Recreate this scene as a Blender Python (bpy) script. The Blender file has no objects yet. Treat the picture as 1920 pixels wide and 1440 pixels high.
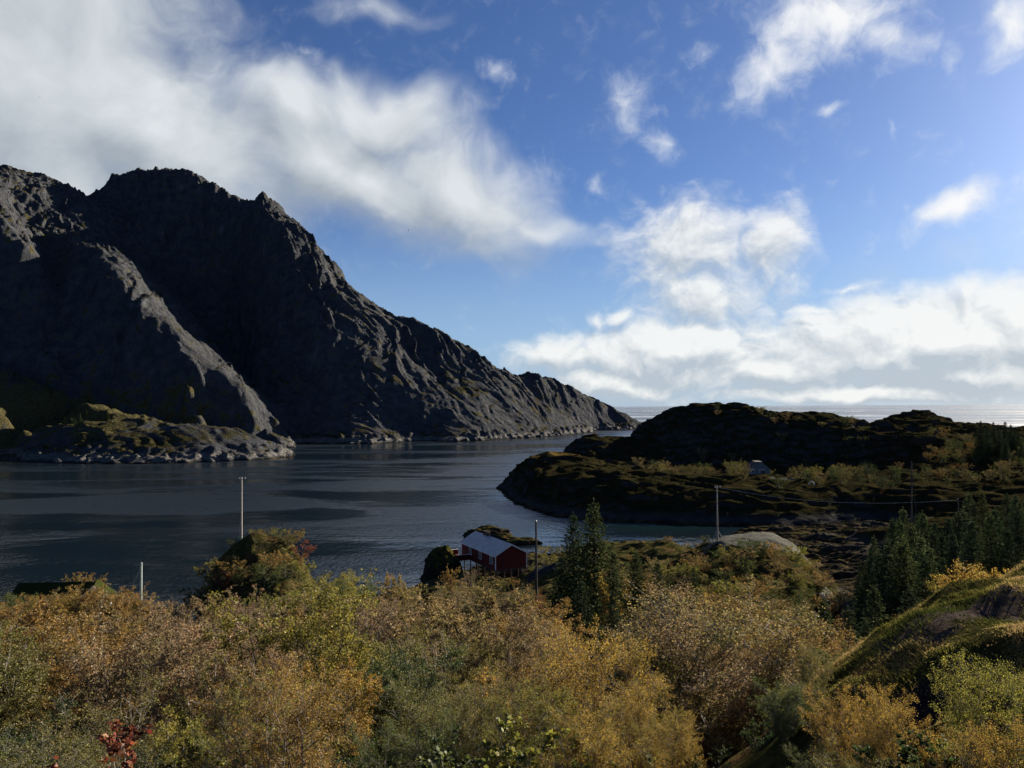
import bpy, math, random
import numpy as np
from mathutils import Vector, Matrix

# ------------------------------------------------------------------ camera
sc = bpy.context.scene
COL = sc.collection
CAM = np.array([0.0, 0.0, 38.0]); F = 1390.0
PITCH = math.atan(42.0 / F); ROLL = 0.0058
_f = np.array([0, math.cos(PITCH), math.sin(PITCH)]); _u0 = np.array([0, -math.sin(PITCH), math.cos(PITCH)]); _r0 = np.array([1.0, 0, 0])
_r = _r0 * math.cos(ROLL) - _u0 * math.sin(ROLL); _u = _u0 * math.cos(ROLL) + _r0 * math.sin(ROLL)
cam_d = bpy.data.cameras.new('camera'); cam = bpy.data.objects.new('camera', cam_d); COL.objects.link(cam)
cam_d.sensor_width = 36; cam_d.lens = 36 * F / 1920; cam_d.clip_start = 0.1; cam_d.clip_end = 60000
M = Matrix.Identity(4)
for i in range(3):
    M[i][0] = _r[i]; M[i][1] = _u[i]; M[i][2] = -_f[i]; M[i][3] = CAM[i]
cam.matrix_world = M
sc.camera = cam

def ray(px, py):
    return _f + _r * (px - 960) / F + _u * (720 - py) / F
def P(px, py, D):
    d = ray(px, py); return CAM + d * (D / d[1])
def W(px, py, z=0.0):                       # the point of that line of sight at height z
    d = ray(px, py); return CAM + d * ((z - CAM[2]) / d[2])
def azel(px, py):
    d = ray(px, py); d = d / np.linalg.norm(d)
    return math.atan2(d[0], d[1]), math.asin(d[2])

# ------------------------------------------------------------------ light
EXPO = 1.5
SUN_AZ, SUN_EL = math.radians(47), math.radians(19.5)
sc.view_settings.view_transform = 'Standard'; sc.view_settings.look = 'None'
sc.view_settings.exposure = EXPO; sc.view_settings.gamma = 1
sl = bpy.data.lights.new('sun', 'SUN'); so = bpy.data.objects.new('sun', sl); COL.objects.link(so)
sl.energy = 5.0; sl.angle = math.radians(0.5); sl.color = (1.0, 0.88, 0.72)
sdir = Vector((math.sin(SUN_AZ) * math.cos(SUN_EL), math.cos(SUN_AZ) * math.cos(SUN_EL), math.sin(SUN_EL)))
so.rotation_euler = sdir.to_track_quat('Z', 'Y').to_euler()
so.location = (60, 30, 90)

cy = sc.cycles
cy.max_bounces = 4; cy.diffuse_bounces = 2; cy.glossy_bounces = 2; cy.transmission_bounces = 2; cy.transparent_max_bounces = 4
cy.use_denoising = True; cy.use_adaptive_sampling = True; cy.adaptive_threshold = 0.02; cy.caustics_reflective = False; cy.caustics_refractive = False

class NT:
    """tiny helper that writes shader graphs"""
    def __init__(s, tree): s.t = tree; s.N = tree.nodes; s.L = tree.links
    def n(s, kind, **kw):
        nd = s.N.new(kind)
        for k, v in kw.items(): setattr(nd, k, v)
        return nd
    def put(s, sock, v):
        if isinstance(v, bpy.types.NodeSocket): s.L.new(v, sock)
        else: sock.default_value = v
    def m(s, op, a, b=0.0, c=0.0, clamp=False):
        nd = s.n('ShaderNodeMath', operation=op, use_clamp=clamp)
        s.put(nd.inputs[0], a); s.put(nd.inputs[1], b); s.put(nd.inputs[2], c)
        return nd.outputs[0]
    def vm(s, op, a, b=(0, 0, 0)):
        nd = s.n('ShaderNodeVectorMath', operation=op)
        s.put(nd.inputs[0], a)
        if op == 'SCALE': s.put(nd.inputs[3], b)
        else: s.put(nd.inputs[1], b)
        return nd.outputs[0]
    def ss(s, v, lo, hi, a=0.0, b=1.0, kind='SMOOTHSTEP'):
        nd = s.n('ShaderNodeMapRange', interpolation_type=kind, clamp=True) if kind == 'LINEAR' else s.n('ShaderNodeMapRange', interpolation_type=kind)
        for i, x in enumerate((v, lo, hi, a, b)): s.put(nd.inputs[i], x)
        return nd.outputs[0]
    def noise(s, vec, scale, detail=4, rough=0.5, dist=0.0, col=False, lac=2.0):
        nd = s.n('ShaderNodeTexNoise'); s.put(nd.inputs['Vector'], vec)
        nd.inputs['Scale'].default_value = scale; nd.inputs['Detail'].default_value = detail
        nd.inputs['Roughness'].default_value = rough; nd.inputs['Distortion'].default_value = dist
        nd.inputs['Lacunarity'].default_value = lac
        return nd.outputs[1 if col else 0]
    def mix(s, f, a, b):
        nd = s.n('ShaderNodeMix', data_type='RGBA')
        s.put(nd.inputs[0], f)
        s.put(nd.inputs[6], a if isinstance(a, bpy.types.NodeSocket) else (*a[:3], 1))
        s.put(nd.inputs[7], b if isinstance(b, bpy.types.NodeSocket) else (*b[:3], 1))
        return nd.outputs[2]
    def mapv(s, vec, loc=(0, 0, 0), rot=(0, 0, 0), scale=(1, 1, 1), kind='POINT'):
        nd = s.n('ShaderNodeMapping', vector_type=kind); s.put(nd.inputs[0], vec)
        nd.inputs[1].default_value = loc; nd.inputs[2].default_value = rot; nd.inputs[3].default_value = scale
        return nd.outputs[0]

def blobs(nt, vec, lst):
    out = None
    for (px, py, rx, ry, ang, st) in lst:
        a, e = azel(px, py)
        v = nt.mapv(vec, (a, e, 0), (0, 0, math.radians(ang)), (rx / F, ry / F, 1), 'TEXTURE')
        g = nt.n('ShaderNodeTexGradient', gradient_type='SPHERICAL'); nt.L.new(v, g.inputs[0])
        o = nt.m('MULTIPLY', g.outputs[1], st)
        out = o if out is None else nt.m('SMOOTH_MAX', out, o, 0.12)
    return out

def cloud_group(name, lst, wscale, wamp, nscale, namp, lo, hi, rough=0.55, stretch=(1, 1, 1), extra=0.0):
    g = bpy.data.node_groups.new(name, 'ShaderNodeTree')
    g.interface.new_socket('v', in_out='INPUT', socket_type='NodeSocketVector')
    g.interface.new_socket('d', in_out='OUTPUT', socket_type='NodeSocketFloat')
    g.interface.new_socket('raw', in_out='OUTPUT', socket_type='NodeSocketFloat')
    nt = NT(g); i = nt.n('NodeGroupInput'); o = nt.n('NodeGroupOutput')
    v = i.outputs[0]
    wv = nt.noise(v, wscale, 3, 0.5, col=True)
    w = nt.vm('SCALE', nt.vm('SUBTRACT', wv, (0.5, 0.5, 0.5)), wamp)
    v2 = nt.vm('ADD', v, w)
    b = blobs(nt, v2, lst)
    sv = nt.mapv(v2, scale=stretch)
    n1 = nt.noise(sv, nscale, 9, rough, 0.35)
    n2 = nt.noise(sv, nscale * 0.35, 3, 0.5)
    n = nt.m('ADD', nt.m('MULTIPLY', n1, 0.7), nt.m('MULTIPLY', n2, 0.3))
    raw = nt.m('ADD', b, nt.m('MULTIPLY', nt.m('SUBTRACT', n, 0.5), namp))
    raw = nt.m('ADD', raw, extra)
    # no noise-only clouds away from the banks
    raw = nt.m('MULTIPLY', raw, nt.ss(b, 0.0, 0.10))
    nt.L.new(nt.ss(raw, lo, hi), o.inputs[0]); nt.L.new(raw, o.inputs[1])
    return g

wd = bpy.data.worlds.new('World'); sc.world = wd; wd.use_nodes = True
wt = NT(wd.node_tree); wt.N.clear()
WS = 0.05
def build_world():
    nt = wt
    tc = nt.n('ShaderNodeTexCoord').outputs['Generated']
    dn = nt.vm('NORMALIZE', tc)
    sp = nt.n('ShaderNodeSeparateXYZ'); nt.L.new(dn, sp.inputs[0])
    az = nt.m('ARCTAN2', sp.outputs[0], sp.outputs[1]); el = nt.m('ARCSINE', sp.outputs[2])
    cb = nt.n('ShaderNodeCombineXYZ'); nt.L.new(az, cb.inputs[0]); nt.L.new(el, cb.inputs[1])
    V = cb.outputs[0]
    sky = nt.n('ShaderNodeTexSky', sky_type='NISHITA', sun_disc=False)
    sky.sun_elevation = SUN_EL; sky.sun_rotation = SUN_AZ
    sky.altitude = 0; sky.air_density = 1.0; sky.dust_density = 0.45; sky.ozone_density = 3.0
    skyc = sky.outputs[0]
    G = {}
    bank = [(-40, 120, 620, 420, 0, 1.15), (300, 230, 470, 250, -18, 1.1), (620, 310, 420, 170, -24, 1.0),
            (860, 370, 330, 160, -26, 0.95), (730, 225, 260, 140, -12, 0.85), (540, 190, 240, 130, -14, .9), (1010, 425, 170, 75, -10, 0.75), (560, 60, 150, 60, 0, 0.25),
            (900, 470, 280, 120, -10, 0.55), (700, 10, 230, 60, 0, 0.55), (-500, 300, 600, 450, 0, 1.0),
            (-1700, 500, 1300, 260, 0, 0.8), (3300, 450, 1200, 260, 0, 0.75), (-3200, 350, 1200, 300, 0, 0.8), (5000, 500, 900, 300, 0, 0.8)]
    cum = [(1290, 460, 190, 130, 0, 0.8), (1440, 460, 100, 100, 0, 0.8), (1330, 560, 230, 160, 0, 0.62),
           (1120, 602, 48, 34, 0, 0.62), (1172, 595, 46, 40, 0, 0.7), (1050, 670, 170, 55, 0, 0.75), (1250, 665, 300, 95, 0, 1.1),
           (1150, 720, 260, 60, 0, 0.8), (1500, 650, 190, 60, 0, 0.75), (1450, 700, 280, 60, 0, 0.85),
           (1520, 706, 70, 34, 0, 0.75), (1640, 738, 500, 34, 0, 0.9), (1760, 640, 400, 120, 2, 1.35), (1800, 700, 360, 70, 0, 1.0),
           (1540, 582, 120, 24, -8, 0.6), (2150, 640, 330, 130, 0, 1.0), (1950, 680, 60, 40, 0, .9)]
    wisp = [(1440, 130, 120, 75, 35, 0.9), (1560, 30, 190, 95, 0, 1.0), (1660, 60, 110, 60, -35, 0.7), (1900, 50, 75, 85, 0, 0.9),
            (1310, 118, 42, 55, 30, 0.55), (1180, 190, 90, 75, -60, 0.52), (1235, 268, 75, 45, -40, 0.62), (1782, 110, 30, 60, 0, 0.5),
            (1115, 345, 28, 42, 30, 0.5), (1545, 208, 50, 18, 0, 0.5), (1650, 150, 55, 22, 40, 0.42), (1670, 225, 18, 26, 0, 0.45),
            (1795, 388, 130, 42, 20, 1.0), (1695, 392, 26, 36, 40, 0.42), (1600, 536, 85, 15, 0, 0.8), (1830, 552, 40, 11, -10, 0.6), (1900, 535, 60, 22, 12, 0.55),
            (935, 130, 60, 36, -20, 0.5), (1040, 330, 70, 45, -40, 0.4), (570, 90, 60, 20, 0, 0.4), (2200, 250, 300, 120, 20, .8), (2700, 100, 400, 200, 0, .8)]
    gA = cloud_group('cloud_bank', bank, 6, 0.12, 8.0, 1.05, 0.16, 0.75, 0.56, (1, 1.2, 1))
    gB = cloud_group('cloud_wisps', wisp, 16, 0.045, 26.0, 1.5, 0.10, 1.0, 0.62)
    gC = cloud_group('cloud_cumulus', cum, 14, 0.045, 26.0, 1.0, 0.08, 0.62, 0.57, (1, 1.3, 1))
    def use(g, off=(0, 0, 0)):
        nd = nt.n('ShaderNodeGroup'); nd.node_tree = g
        nt.L.new(nt.vm('ADD', V, off) if off != (0, 0, 0) else V, nd.inputs[0]); return nd.outputs
    K = 1.0 / (2 ** EXPO)
    c = nt.vm('MULTIPLY', nt.vm('SCALE', skyc, WS), (0.37, 0.465, 0.67))
    # pale air just above the sea
    hz = nt.ss(el, 0.0, 0.30, 1.0, 0.0)
    c = nt.mix(nt.m('MULTIPLY', hz, 0.70), c, [x * K for x in (0.38, 0.57, 0.80)])
    def lay(c, g, off, base, lit, k, alpha, soft=0.5):
        a = use(g); b = use(g, off) if off else None
        sh = a[1] if b is None else nt.m('ADD', soft, nt.m('MULTIPLY', nt.m('SUBTRACT', a[1], b[1]), k), clamp=True)
        col = nt.mix(sh, [x * K for x in base], [x * K for x in lit])
        return nt.mix(nt.m('MULTIPLY', a[0], alpha), c, col)
    c = lay(c, gA, (0.03, 0.035, 0), (0.40, 0.45, 0.50), (0.78, 0.82, 0.84), 1.6, 0.93, 0.42)
    c = lay(c, gC, (0.007, 0.016, 0), (0.50, 0.56, 0.62), (0.97, 0.97, 0.94), 2.6, 0.88, 0.50)
    c = lay(c, gB, None, (0.70, 0.78, 0.88), (0.98, 0.98, 0.98), 1.0, 0.95, 0.6)
    # below the horizon: dark sea
    c = nt.mix(nt.ss(el, -0.02, -0.001, 1.0, 0.0), c, (0.02, 0.03, 0.045))
    bg = nt.n('ShaderNodeBackground'); nt.L.new(c, bg.inputs[0]); bg.inputs[1].default_value = 1.0
    wd.cycles.sampling_method = 'MANUAL'; wd.cycles.sample_map_resolution = 256
    o = nt.n('ShaderNodeOutputWorld'); nt.L.new(bg.outputs[0], o.inputs[0])
build_world()

# ------------------------------------------------------------------ numeric noise
def _hash(ix, iy, seed):
    h = (ix.astype(np.int64) * 374761393 + iy.astype(np.int64) * 668265263 + seed * 1274126177) & 0xffffffff
    h = ((h ^ (h >> 13)) * 1103515245) & 0xffffffff
    return ((h ^ (h >> 16)) & 0xffff) / 65535.0
def perlin(x, y, seed=0):
    ix = np.floor(x); iy = np.floor(y); fx = x - ix; fy = y - iy
    u = fx * fx * fx * (fx * (fx * 6 - 15) + 10); v = fy * fy * fy * (fy * (fy * 6 - 15) + 10)
    def g(ax, ay, dx, dy):
        a = _hash(ax, ay, seed) * 2 * np.pi
        return np.cos(a) * dx + np.sin(a) * dy
    n00 = g(ix, iy, fx, fy); n10 = g(ix + 1, iy, fx - 1, fy); n01 = g(ix, iy + 1, fx, fy - 1); n11 = g(ix + 1, iy + 1, fx - 1, fy - 1)
    return ((n00 * (1 - u) + n10 * u) * (1 - v) + (n01 * (1 - u) + n11 * u) * v) * 1.5
def fbm(x, y, octs=5, gain=0.5, seed=0):
    s = 0; a = 1.0
    for o in range(octs):
        s = s + a * perlin(x, y, seed + o); x = x * 2.03 + 7.1; y = y * 2.03 - 3.7; a *= gain
    return s
def ridged(x, y, octs=5, gain=0.55, seed=0):
    s = 0; a = 1.0
    for o in range(octs):
        s = s + a * (1 - 2.2 * np.abs(perlin(x, y, seed + o))); x = x * 2.07 + 3.3; y = y * 2.07 + 9.2; a *= gain
    return s / 1.8
def sstep(x, a, b):
    t = np.clip((x - a) / (b - a), 0, 1); return t * t * (3 - 2 * t)

# ------------------------------------------------------------------ terrain from 3-D control lines
def densify(lines, step):
    pts = []
    for ln in lines:
        ln = [np.asarray(p, float) for p in ln]
        pts.append(ln[0])
        for a, b in zip(ln[:-1], ln[1:]):
            n = max(1, int(np.hypot(*(b - a)[:2]) / step))
            for k in range(1, n + 1): pts.append(a + (b - a) * k / n)
    pts = np.array(pts)
    keep = []
    for p in pts:
        if all((p[0] - q[0]) ** 2 + (p[1] - q[1]) ** 2 > (step * 0.3) ** 2 for q in keep): keep.append(p)
    return np.array(keep)
def rbf_field(pts, xs, ys, smooth=0.0):
    n = len(pts); S = 100.0
    X = pts[:, :2] / S
    A = -np.hypot(X[:, None, 0] - X[None, :, 0], X[:, None, 1] - X[None, :, 1]); A[np.diag_indices(n)] += smooth
    Q = np.c_[np.ones(n), X]
    MM = np.block([[A, Q], [Q.T, np.zeros((3, 3))]])
    w = np.linalg.solve(MM, np.r_[pts[:, 2], 0, 0, 0])
    gx, gy = np.meshgrid(xs / S, ys / S)
    out = np.zeros(gx.shape)
    for i in range(len(ys)):
        r = np.hypot(gx[i][:, None] - X[None, :, 0], gy[i][:, None] - X[None, :, 1])
        out[i] = -r @ w[:n] + w[n] + w[n + 1] * gx[i] + w[n + 2] * gy[i]
    return out
def cubic_up(a, cs, xs, ys, x0, y0):
    def prep(q, q0, n):
        t = (q - q0) / cs; i = np.clip(np.floor(t).astype(int), 1, n - 3); f = t - i
        w = np.stack([-.5 * f ** 3 + f ** 2 - .5 * f, 1.5 * f ** 3 - 2.5 * f ** 2 + 1, -1.5 * f ** 3 + 2 * f ** 2 + .5 * f, .5 * f ** 3 - .5 * f ** 2])
        return i, w
    ix, wx = prep(xs, x0, a.shape[1]); iy, wy = prep(ys, y0, a.shape[0])
    t = sum(wx[k][None, :] * a[:, ix - 1 + k] for k in range(4))
    return sum(wy[k][:, None] * t[iy - 1 + k, :] for k in range(4))
class Terrain:
    def __init__(s, lines, x0, x1, y0, y1, res, coarse, step, detail, smooth=0.02):
        pts = densify(lines, step)
        cx = np.arange(x0 - 2 * coarse, x1 + 3 * coarse, coarse); cy = np.arange(y0 - 2 * coarse, y1 + 3 * coarse, coarse)
        C = rbf_field(pts, cx, cy, smooth)
        s.xs = np.arange(x0, x1 + res / 2, res); s.ys = np.arange(y0, y1 + res / 2, res)
        s.res = res
        base = cubic_up(C, coarse, s.xs, s.ys, cx[0], cy[0])
        s.X, s.Y = np.meshgrid(s.xs, s.ys)
        s.Z = detail(s.X, s.Y, base)
    def z(s, x, y):
        fx = (x - s.xs[0]) / s.res; fy = (y - s.ys[0]) / s.res
        i = int(np.clip(fx, 0, len(s.xs) - 2)); j = int(np.clip(fy, 0, len(s.ys) - 2)); u = min(max(fx - i, 0), 1); v = min(max(fy - j, 0), 1)
        Z = s.Z
        return float((Z[j, i] * (1 - u) + Z[j, i + 1] * u) * (1 - v) + (Z[j + 1, i] * (1 - u) + Z[j + 1, i + 1] * u) * v)
    def mesh(s, name, mat, hshift=None, floor=None):
        X, Y, Z = s.X.copy(), s.Y.copy(), s.Z
        if hshift is not None:
            dx, dy = hshift(X, Y, Z); X = X + dx; Y = Y + dy
        ny, nx = Z.shape
        co = np.stack([X, Y, Z], -1).reshape(-1, 3)
        idx = np.arange(ny * nx).reshape(ny, nx)
        q = np.stack([idx[:-1, :-1], idx[:-1, 1:], idx[1:, 1:], idx[1:, :-1]], -1).reshape(-1, 4)
        if floor is not None:
            zf = Z.reshape(-1); keep = (zf[q].max(1) > floor); q = q[keep]
            used = np.zeros(len(co), bool); used[q.ravel()] = True
            rm = np.cumsum(used) - 1; co = co[used]; q = rm[q]
        o = mesh_np(name, co, q, mat, smooth=True)
        return o
def mesh_np(name, co, faces, mat, parent=None, smooth=False, attr=None):
    me = bpy.data.meshes.new(name)
    nf, k = faces.shape
    me.vertices.add(len(co)); me.vertices.foreach_set('co', np.ascontiguousarray(co, np.float32).ravel())
    me.loops.add(nf * k); me.loops.foreach_set('vertex_index', np.ascontiguousarray(faces, np.int32).ravel())
    me.polygons.add(nf); me.polygons.foreach_set('loop_start', np.arange(0, nf * k, k, dtype=np.int32))
    me.polygons.foreach_set('use_smooth', np.full(nf, smooth))
    me.update(calc_edges=True)
    if attr is not None:
        a = me.attributes.new('var', 'FLOAT', 'FACE'); a.data.foreach_set('value', np.ascontiguousarray(attr, np.float32))
    me.materials.append(mat)
    o = bpy.data.objects.new(name, me); COL.objects.link(o)
    if parent: o.parent = parent
    return o
def structure(o): o['kind'] = 'structure'; return o

# ------------------------------------------------------------------ materials
def new_mat(name):
    m = bpy.data.materials.new(name); m.use_nodes = True
    nt = NT(m.node_tree); nt.N.clear()
    b = nt.n('ShaderNodeBsdfPrincipled'); o = nt.n('ShaderNodeOutputMaterial'); nt.L.new(b.outputs[0], o.inputs[0])
    b.inputs['Specular IOR Level'].default_value = 0.25
    return m, nt, b, o
def bump(nt, b, h, strength, dist):
    bp = nt.n('ShaderNodeBump'); nt.put(bp.inputs['Strength'], strength); bp.inputs['Distance'].default_value = dist
    nt.L.new(h, bp.inputs['Height']); nt.L.new(bp.outputs[0], b.inputs['Normal'])

def rock_land(name, S, rock, rock2, moss, grass, heath, flat_lo, flat_hi, tide=1.5, bd=1.0, scars=False, patches=(), shoreband=False, wet_hi=1.0):
    """S = size in metres of the large pattern"""
    m, nt, b, o = new_mat(name)
    g = nt.n('ShaderNodeNewGeometry'); pos = g.outputs['Position']
    sp = nt.n('ShaderNodeSeparateXYZ'); nt.L.new(g.outputs['True Normal'] if False else g.outputs['Normal'], sp.inputs[0])
    pz = nt.n('ShaderNodeSeparateXYZ'); nt.L.new(pos, pz.inputs[0])
    n_big = nt.noise(pos, 1.0 / S, 6, 0.6); n_mid = nt.noise(pos, 5.0 / S, 8, 0.65); n_fine = nt.noise(pos, 40.0 / S, 8, 0.65)
    st = nt.mapv(pos, scale=(1, 1, 0.25)); n_st = nt.noise(st, 9.0 / S, 6, 0.6, 0.4)
    rd = nt.n('ShaderNodeTexNoise', noise_type='RIDGED_MULTIFRACTAL'); nt.L.new(nt.mapv(pos, rot=(0, 0, 0.78), scale=(1, .3, .55)), rd.inputs['Vector'])
    rd.inputs['Scale'].default_value = 4.0 / S; rd.inputs['Detail'].default_value = 6; rd.inputs['Roughness'].default_value = .55
    crack = nt.ss(rd.outputs[0], 0.05, 0.9)
    rc = nt.mix(nt.ss(n_mid, 0.35, 0.65), rock, rock2)
    rc = nt.mix(nt.ss(n_st, 0.5, 0.7, 0.0, 0.55), rc, [x * 0.45 for x in rock])
    rc = nt.mix(nt.m('MULTIPLY', nt.m('SUBTRACT', 1.0, crack), .6), rc, [x * 0.4 for x in rock])
    rc = nt.mix(nt.ss(n_fine, 0.58, 0.75, 0, 0.5), rc, [x * 1.7 for x in rock2])
    veg = nt.mix(nt.ss(n_mid, 0.42, 0.60), moss, grass)
    veg = nt.mix(nt.ss(nt.noise(pos, 3.0 / S, 5, 0.6), 0.5, 0.66), veg, heath)
    veg = nt.mix(nt.ss(n_fine, 0.35, 0.7, 0.45, 0.0), veg, [x * 0.4 for x in moss])
    up = nt.m('ADD', sp.outputs[2], nt.m('ADD', nt.m('MULTIPLY', nt.m('SUBTRACT', n_mid, 0.5), 0.75), nt.m('MULTIPLY', nt.m('SUBTRACT', n_big, 0.5), 0.7)))
    vm = nt.m('MULTIPLY', nt.ss(up, flat_lo, flat_hi), nt.ss(pz.outputs[2], tide, tide * 2.5))
    c = nt.mix(vm, rc, veg)
    wet = nt.ss(nt.m('ADD', pz.outputs[2], nt.m('MULTIPLY', n_mid, 1.2)), 0.9 * wet_hi, 1.9 * wet_hi, 1.0, 0.0)
    kelp = nt.mix(nt.ss(n_mid, .45, .6), (0.012, 0.012, 0.009), (0.060, 0.042, 0.015))
    c = nt.mix(nt.m('MULTIPLY', wet, 0.9), c, kelp)
    if scars:
        for (px, py, D, r) in scars:
            p = P(px, py, D)
            v = nt.mapv(pos, tuple(p), (0, 0, 0), (r, r * 4, r), 'TEXTURE')
            gr = nt.n('ShaderNodeTexGradient', gradient_type='SPHERICAL'); nt.L.new(v, gr.inputs[0])
            mk = nt.ss(nt.m('MULTIPLY', nt.m('MULTIPLY', gr.outputs[1], 1.4), nt.noise(pos, 0.35, 5, 0.6)), 0.40, 0.46)
            c = nt.mix(mk, c, (0.42, 0.36, 0.34))
    for (p, rr, pc, edge) in patches:
        gr = nt.n('ShaderNodeTexGradient', gradient_type='SPHERICAL'); nt.L.new(nt.mapv(pos, tuple(p), (0, 0, 0), rr, 'TEXTURE'), gr.inputs[0])
        mk = nt.ss(nt.m('ADD', gr.outputs[1], nt.m('MULTIPLY', nt.m('SUBTRACT', n_mid, .5), edge)), .22, .42)
        c = nt.mix(mk, c, nt.mix(nt.ss(n_fine, .35, .65), [x * .6 for x in pc], [x * 1.3 for x in pc]))
    if shoreband:          # wave-washed pale rock above the dark tide line
        zz = nt.m('ADD', pz.outputs[2], nt.m('MULTIPLY', nt.m('SUBTRACT', n_mid, .5), 9.0))
        sb = nt.m('MULTIPLY', nt.ss(zz, 1.2, 2.2), nt.ss(zz, 4.0, 7.0, 1.0, 0.0))
        c = nt.mix(nt.m('MULTIPLY', sb, .8), c, nt.mix(nt.ss(n_fine, .4, .6), (0.07, .068, .062), (0.24, .23, .215)))
    nt.L.new(c, b.inputs['Base Color'])
    b.inputs['Roughness'].default_value = 0.95; b.inputs['Specular IOR Level'].default_value = 0.0
    h = nt.m('ADD', nt.m('MULTIPLY', n_st, 0.8), nt.m('ADD', nt.m('MULTIPLY', n_fine, 0.25), nt.m('ADD', nt.m('MULTIPLY', n_mid, 0.7), nt.m('MULTIPLY', crack, 0.9))))
    bump(nt, b, h, 1.0, bd)
    return m

m_mount = rock_land('mountain_rock', 60.0, (0.082, 0.087, 0.095), (0.160, 0.166, 0.178), (0.030, 0.031, 0.013), (0.070, 0.062, 0.026), (0.060, 0.040, 0.020), 0.80, 1.0, tide=2.2, bd=9.0, shoreband=True,
                    patches=[(P(120, 770, 660), (250, 120, 66), (0.080, 0.072, 0.034), 3.0)],
                    scars=[(905, 777, 845, 9), (915, 790, 840, 6), (962, 805, 845, 8), (940, 792, 842, 6), (1003, 800, 850, 4)])
m_head = rock_land('headland_rock', 22.0, (0.046, 0.046, 0.046), (0.085, 0.084, 0.082), (0.017, 0.018, 0.009), (0.038, 0.032, 0.013), (0.030, 0.020, 0.010), 0.48, 0.85, bd=1.6,  # dark heather and rock, darkened further in place of a cloud shadow
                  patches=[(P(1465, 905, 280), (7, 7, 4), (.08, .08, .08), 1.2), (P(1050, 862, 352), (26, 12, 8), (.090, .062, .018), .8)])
PATCH = [(P(1450, 1010, 128), (17, 13, 9), (0.12, 0.118, 0.10), 1.3), (P(1590, 1080, 103), (6, 6, 7), (0.17, 0.165, 0.16), .9),
         (P(1738, 1262, 10.6), (1.7, 1.3, 1.6), (0.028, 0.022, 0.022), .5), (P(1850, 1195, 13.0), (2.8, 1.2, 1.5), (0.066, 0.052, 0.045), 2.2),
         (P(650, 1400, 25.5), (1.8, 5, 3), (0.035, 0.024, 0.019), .6), (P(1045, 1075, 140), (9, 8, 8), (0.028, 0.030, 0.034), .8)]
m_ground = rock_land('hillside_ground', 9.0, (0.08, 0.077, 0.07), (0.14, 0.13, 0.12), (0.030, 0.032, 0.011), (0.088, 0.076, 0.027), (0.078, 0.050, 0.024), 0.05, 0.4, bd=0.5, patches=PATCH, wet_hi=1.9)

WB, WR = 0.7, 0.27
CALM = [(560, 965, 40, 22), (330, 1030, 75, 16), (150, 1085, 70, 24), (250, 985, 60, 10), (300, 858, 330, 55), (860, 838, 200, 40), (1180, 1000, 40, 22)]
def water_mat():
    m, nt, b, o = new_mat('fjord_water')
    pos = nt.n('ShaderNodeNewGeometry').outputs['Position']
    sp = nt.n('ShaderNodeSeparateXYZ'); nt.L.new(pos, sp.inputs[0])
    ruf = nt.noise(nt.mapv(pos, rot=(0, 0, 0.15), scale=(0.55, 1.6, 1)), 0.014, 5, 0.55, 0.6)
    far = nt.ss(sp.outputs[1], 900, 5000)
    rough_m = nt.ss(ruf, 0.40, 0.60, 0.30, 1.0)
    w1 = nt.noise(nt.mapv(pos, rot=(0, 0, 0.5), scale=(1, 0.45, 1)), 0.75, 3, 0.55, 0.5)
    w2 = nt.noise(nt.mapv(pos, rot=(0, 0, -0.3), scale=(1, 0.55, 1)), 2.4, 2, 0.5)
    w3 = nt.noise(pos, 0.12, 2, 0.5)
    h = nt.m('ADD', nt.m('ADD', nt.m('MULTIPLY', w1, 0.62), nt.m('MULTIPLY', w2, 0.16)), nt.m('MULTIPLY', w3, 0.5))
    for (cx, cy, rx, ry) in CALM:           # sheltered, nearly calm lanes
        cw = W(cx, cy); gr = nt.n('ShaderNodeTexGradient', gradient_type='SPHERICAL')
        nt.L.new(nt.mapv(nt.vm('ADD', pos, nt.vm('SCALE', nt.noise(pos, .03, 3, .6, col=True), 30.0)), (cw[0] + 15, cw[1] + 15, 15), (0, 0, 0), (rx, ry, 60), 'TEXTURE'), gr.inputs[0])
        rough_m = nt.m('MULTIPLY', rough_m, nt.ss(gr.outputs[1], 0.05, 0.45, 1.0, 0.32))
    h = nt.m('MULTIPLY', h, rough_m)
    shal = nt.n('ShaderNodeTexGradient', gradient_type='SPHERICAL')
    c0 = W(1235, 985); nt.L.new(nt.mapv(pos, (c0[0], c0[1], 0), (0, 0, 0), (34, 18, 10), 'TEXTURE'), shal.inputs[0])
    col = nt.mix(nt.ss(shal.outputs[1], 0.0, 0.8, 0, 1), (0.006, 0.012, 0.018), (0.006, 0.017, 0.019))
    nt.L.new(col, b.inputs['Base Color'])
    streak = nt.noise(nt.mapv(pos, scale=(0.10, 1.0, 1)), 0.0022, 6, 0.6)
    nt.L.new(nt.m('ADD', nt.m('ADD', nt.m('MULTIPLY', nt.ss(sp.outputs[1], 100, 300, 0.10, WR), nt.ss(rough_m, .1, .9, .3, 1.15)), nt.ss(sp.outputs[1], 900, 2500, 0.0, 0.22 - WR)), nt.m('MULTIPLY', nt.ss(streak, .4, .6, -.08, .14), nt.ss(sp.outputs[1], 600, 1500))), b.inputs['Roughness'])
    b.inputs['IOR'].default_value = 1.333; b.inputs['Specular IOR Level'].default_value = 0.5
    st = nt.m('MULTIPLY', nt.m('MULTIPLY', nt.ss(sp.outputs[1], 90, 330, 0.9, WB), nt.ss(sp.outputs[1], 500, 1200, 1.0, 0.12)), nt.ss(nt.m('ADD', streak, nt.ss(sp.outputs[1], 1200, 1600, 0.5, 0.0)), 0.35, 0.6, 0.25, 1.0))
    bump(nt, b, h, st, 1.0)
    return m
m_water = water_mat()

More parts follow.
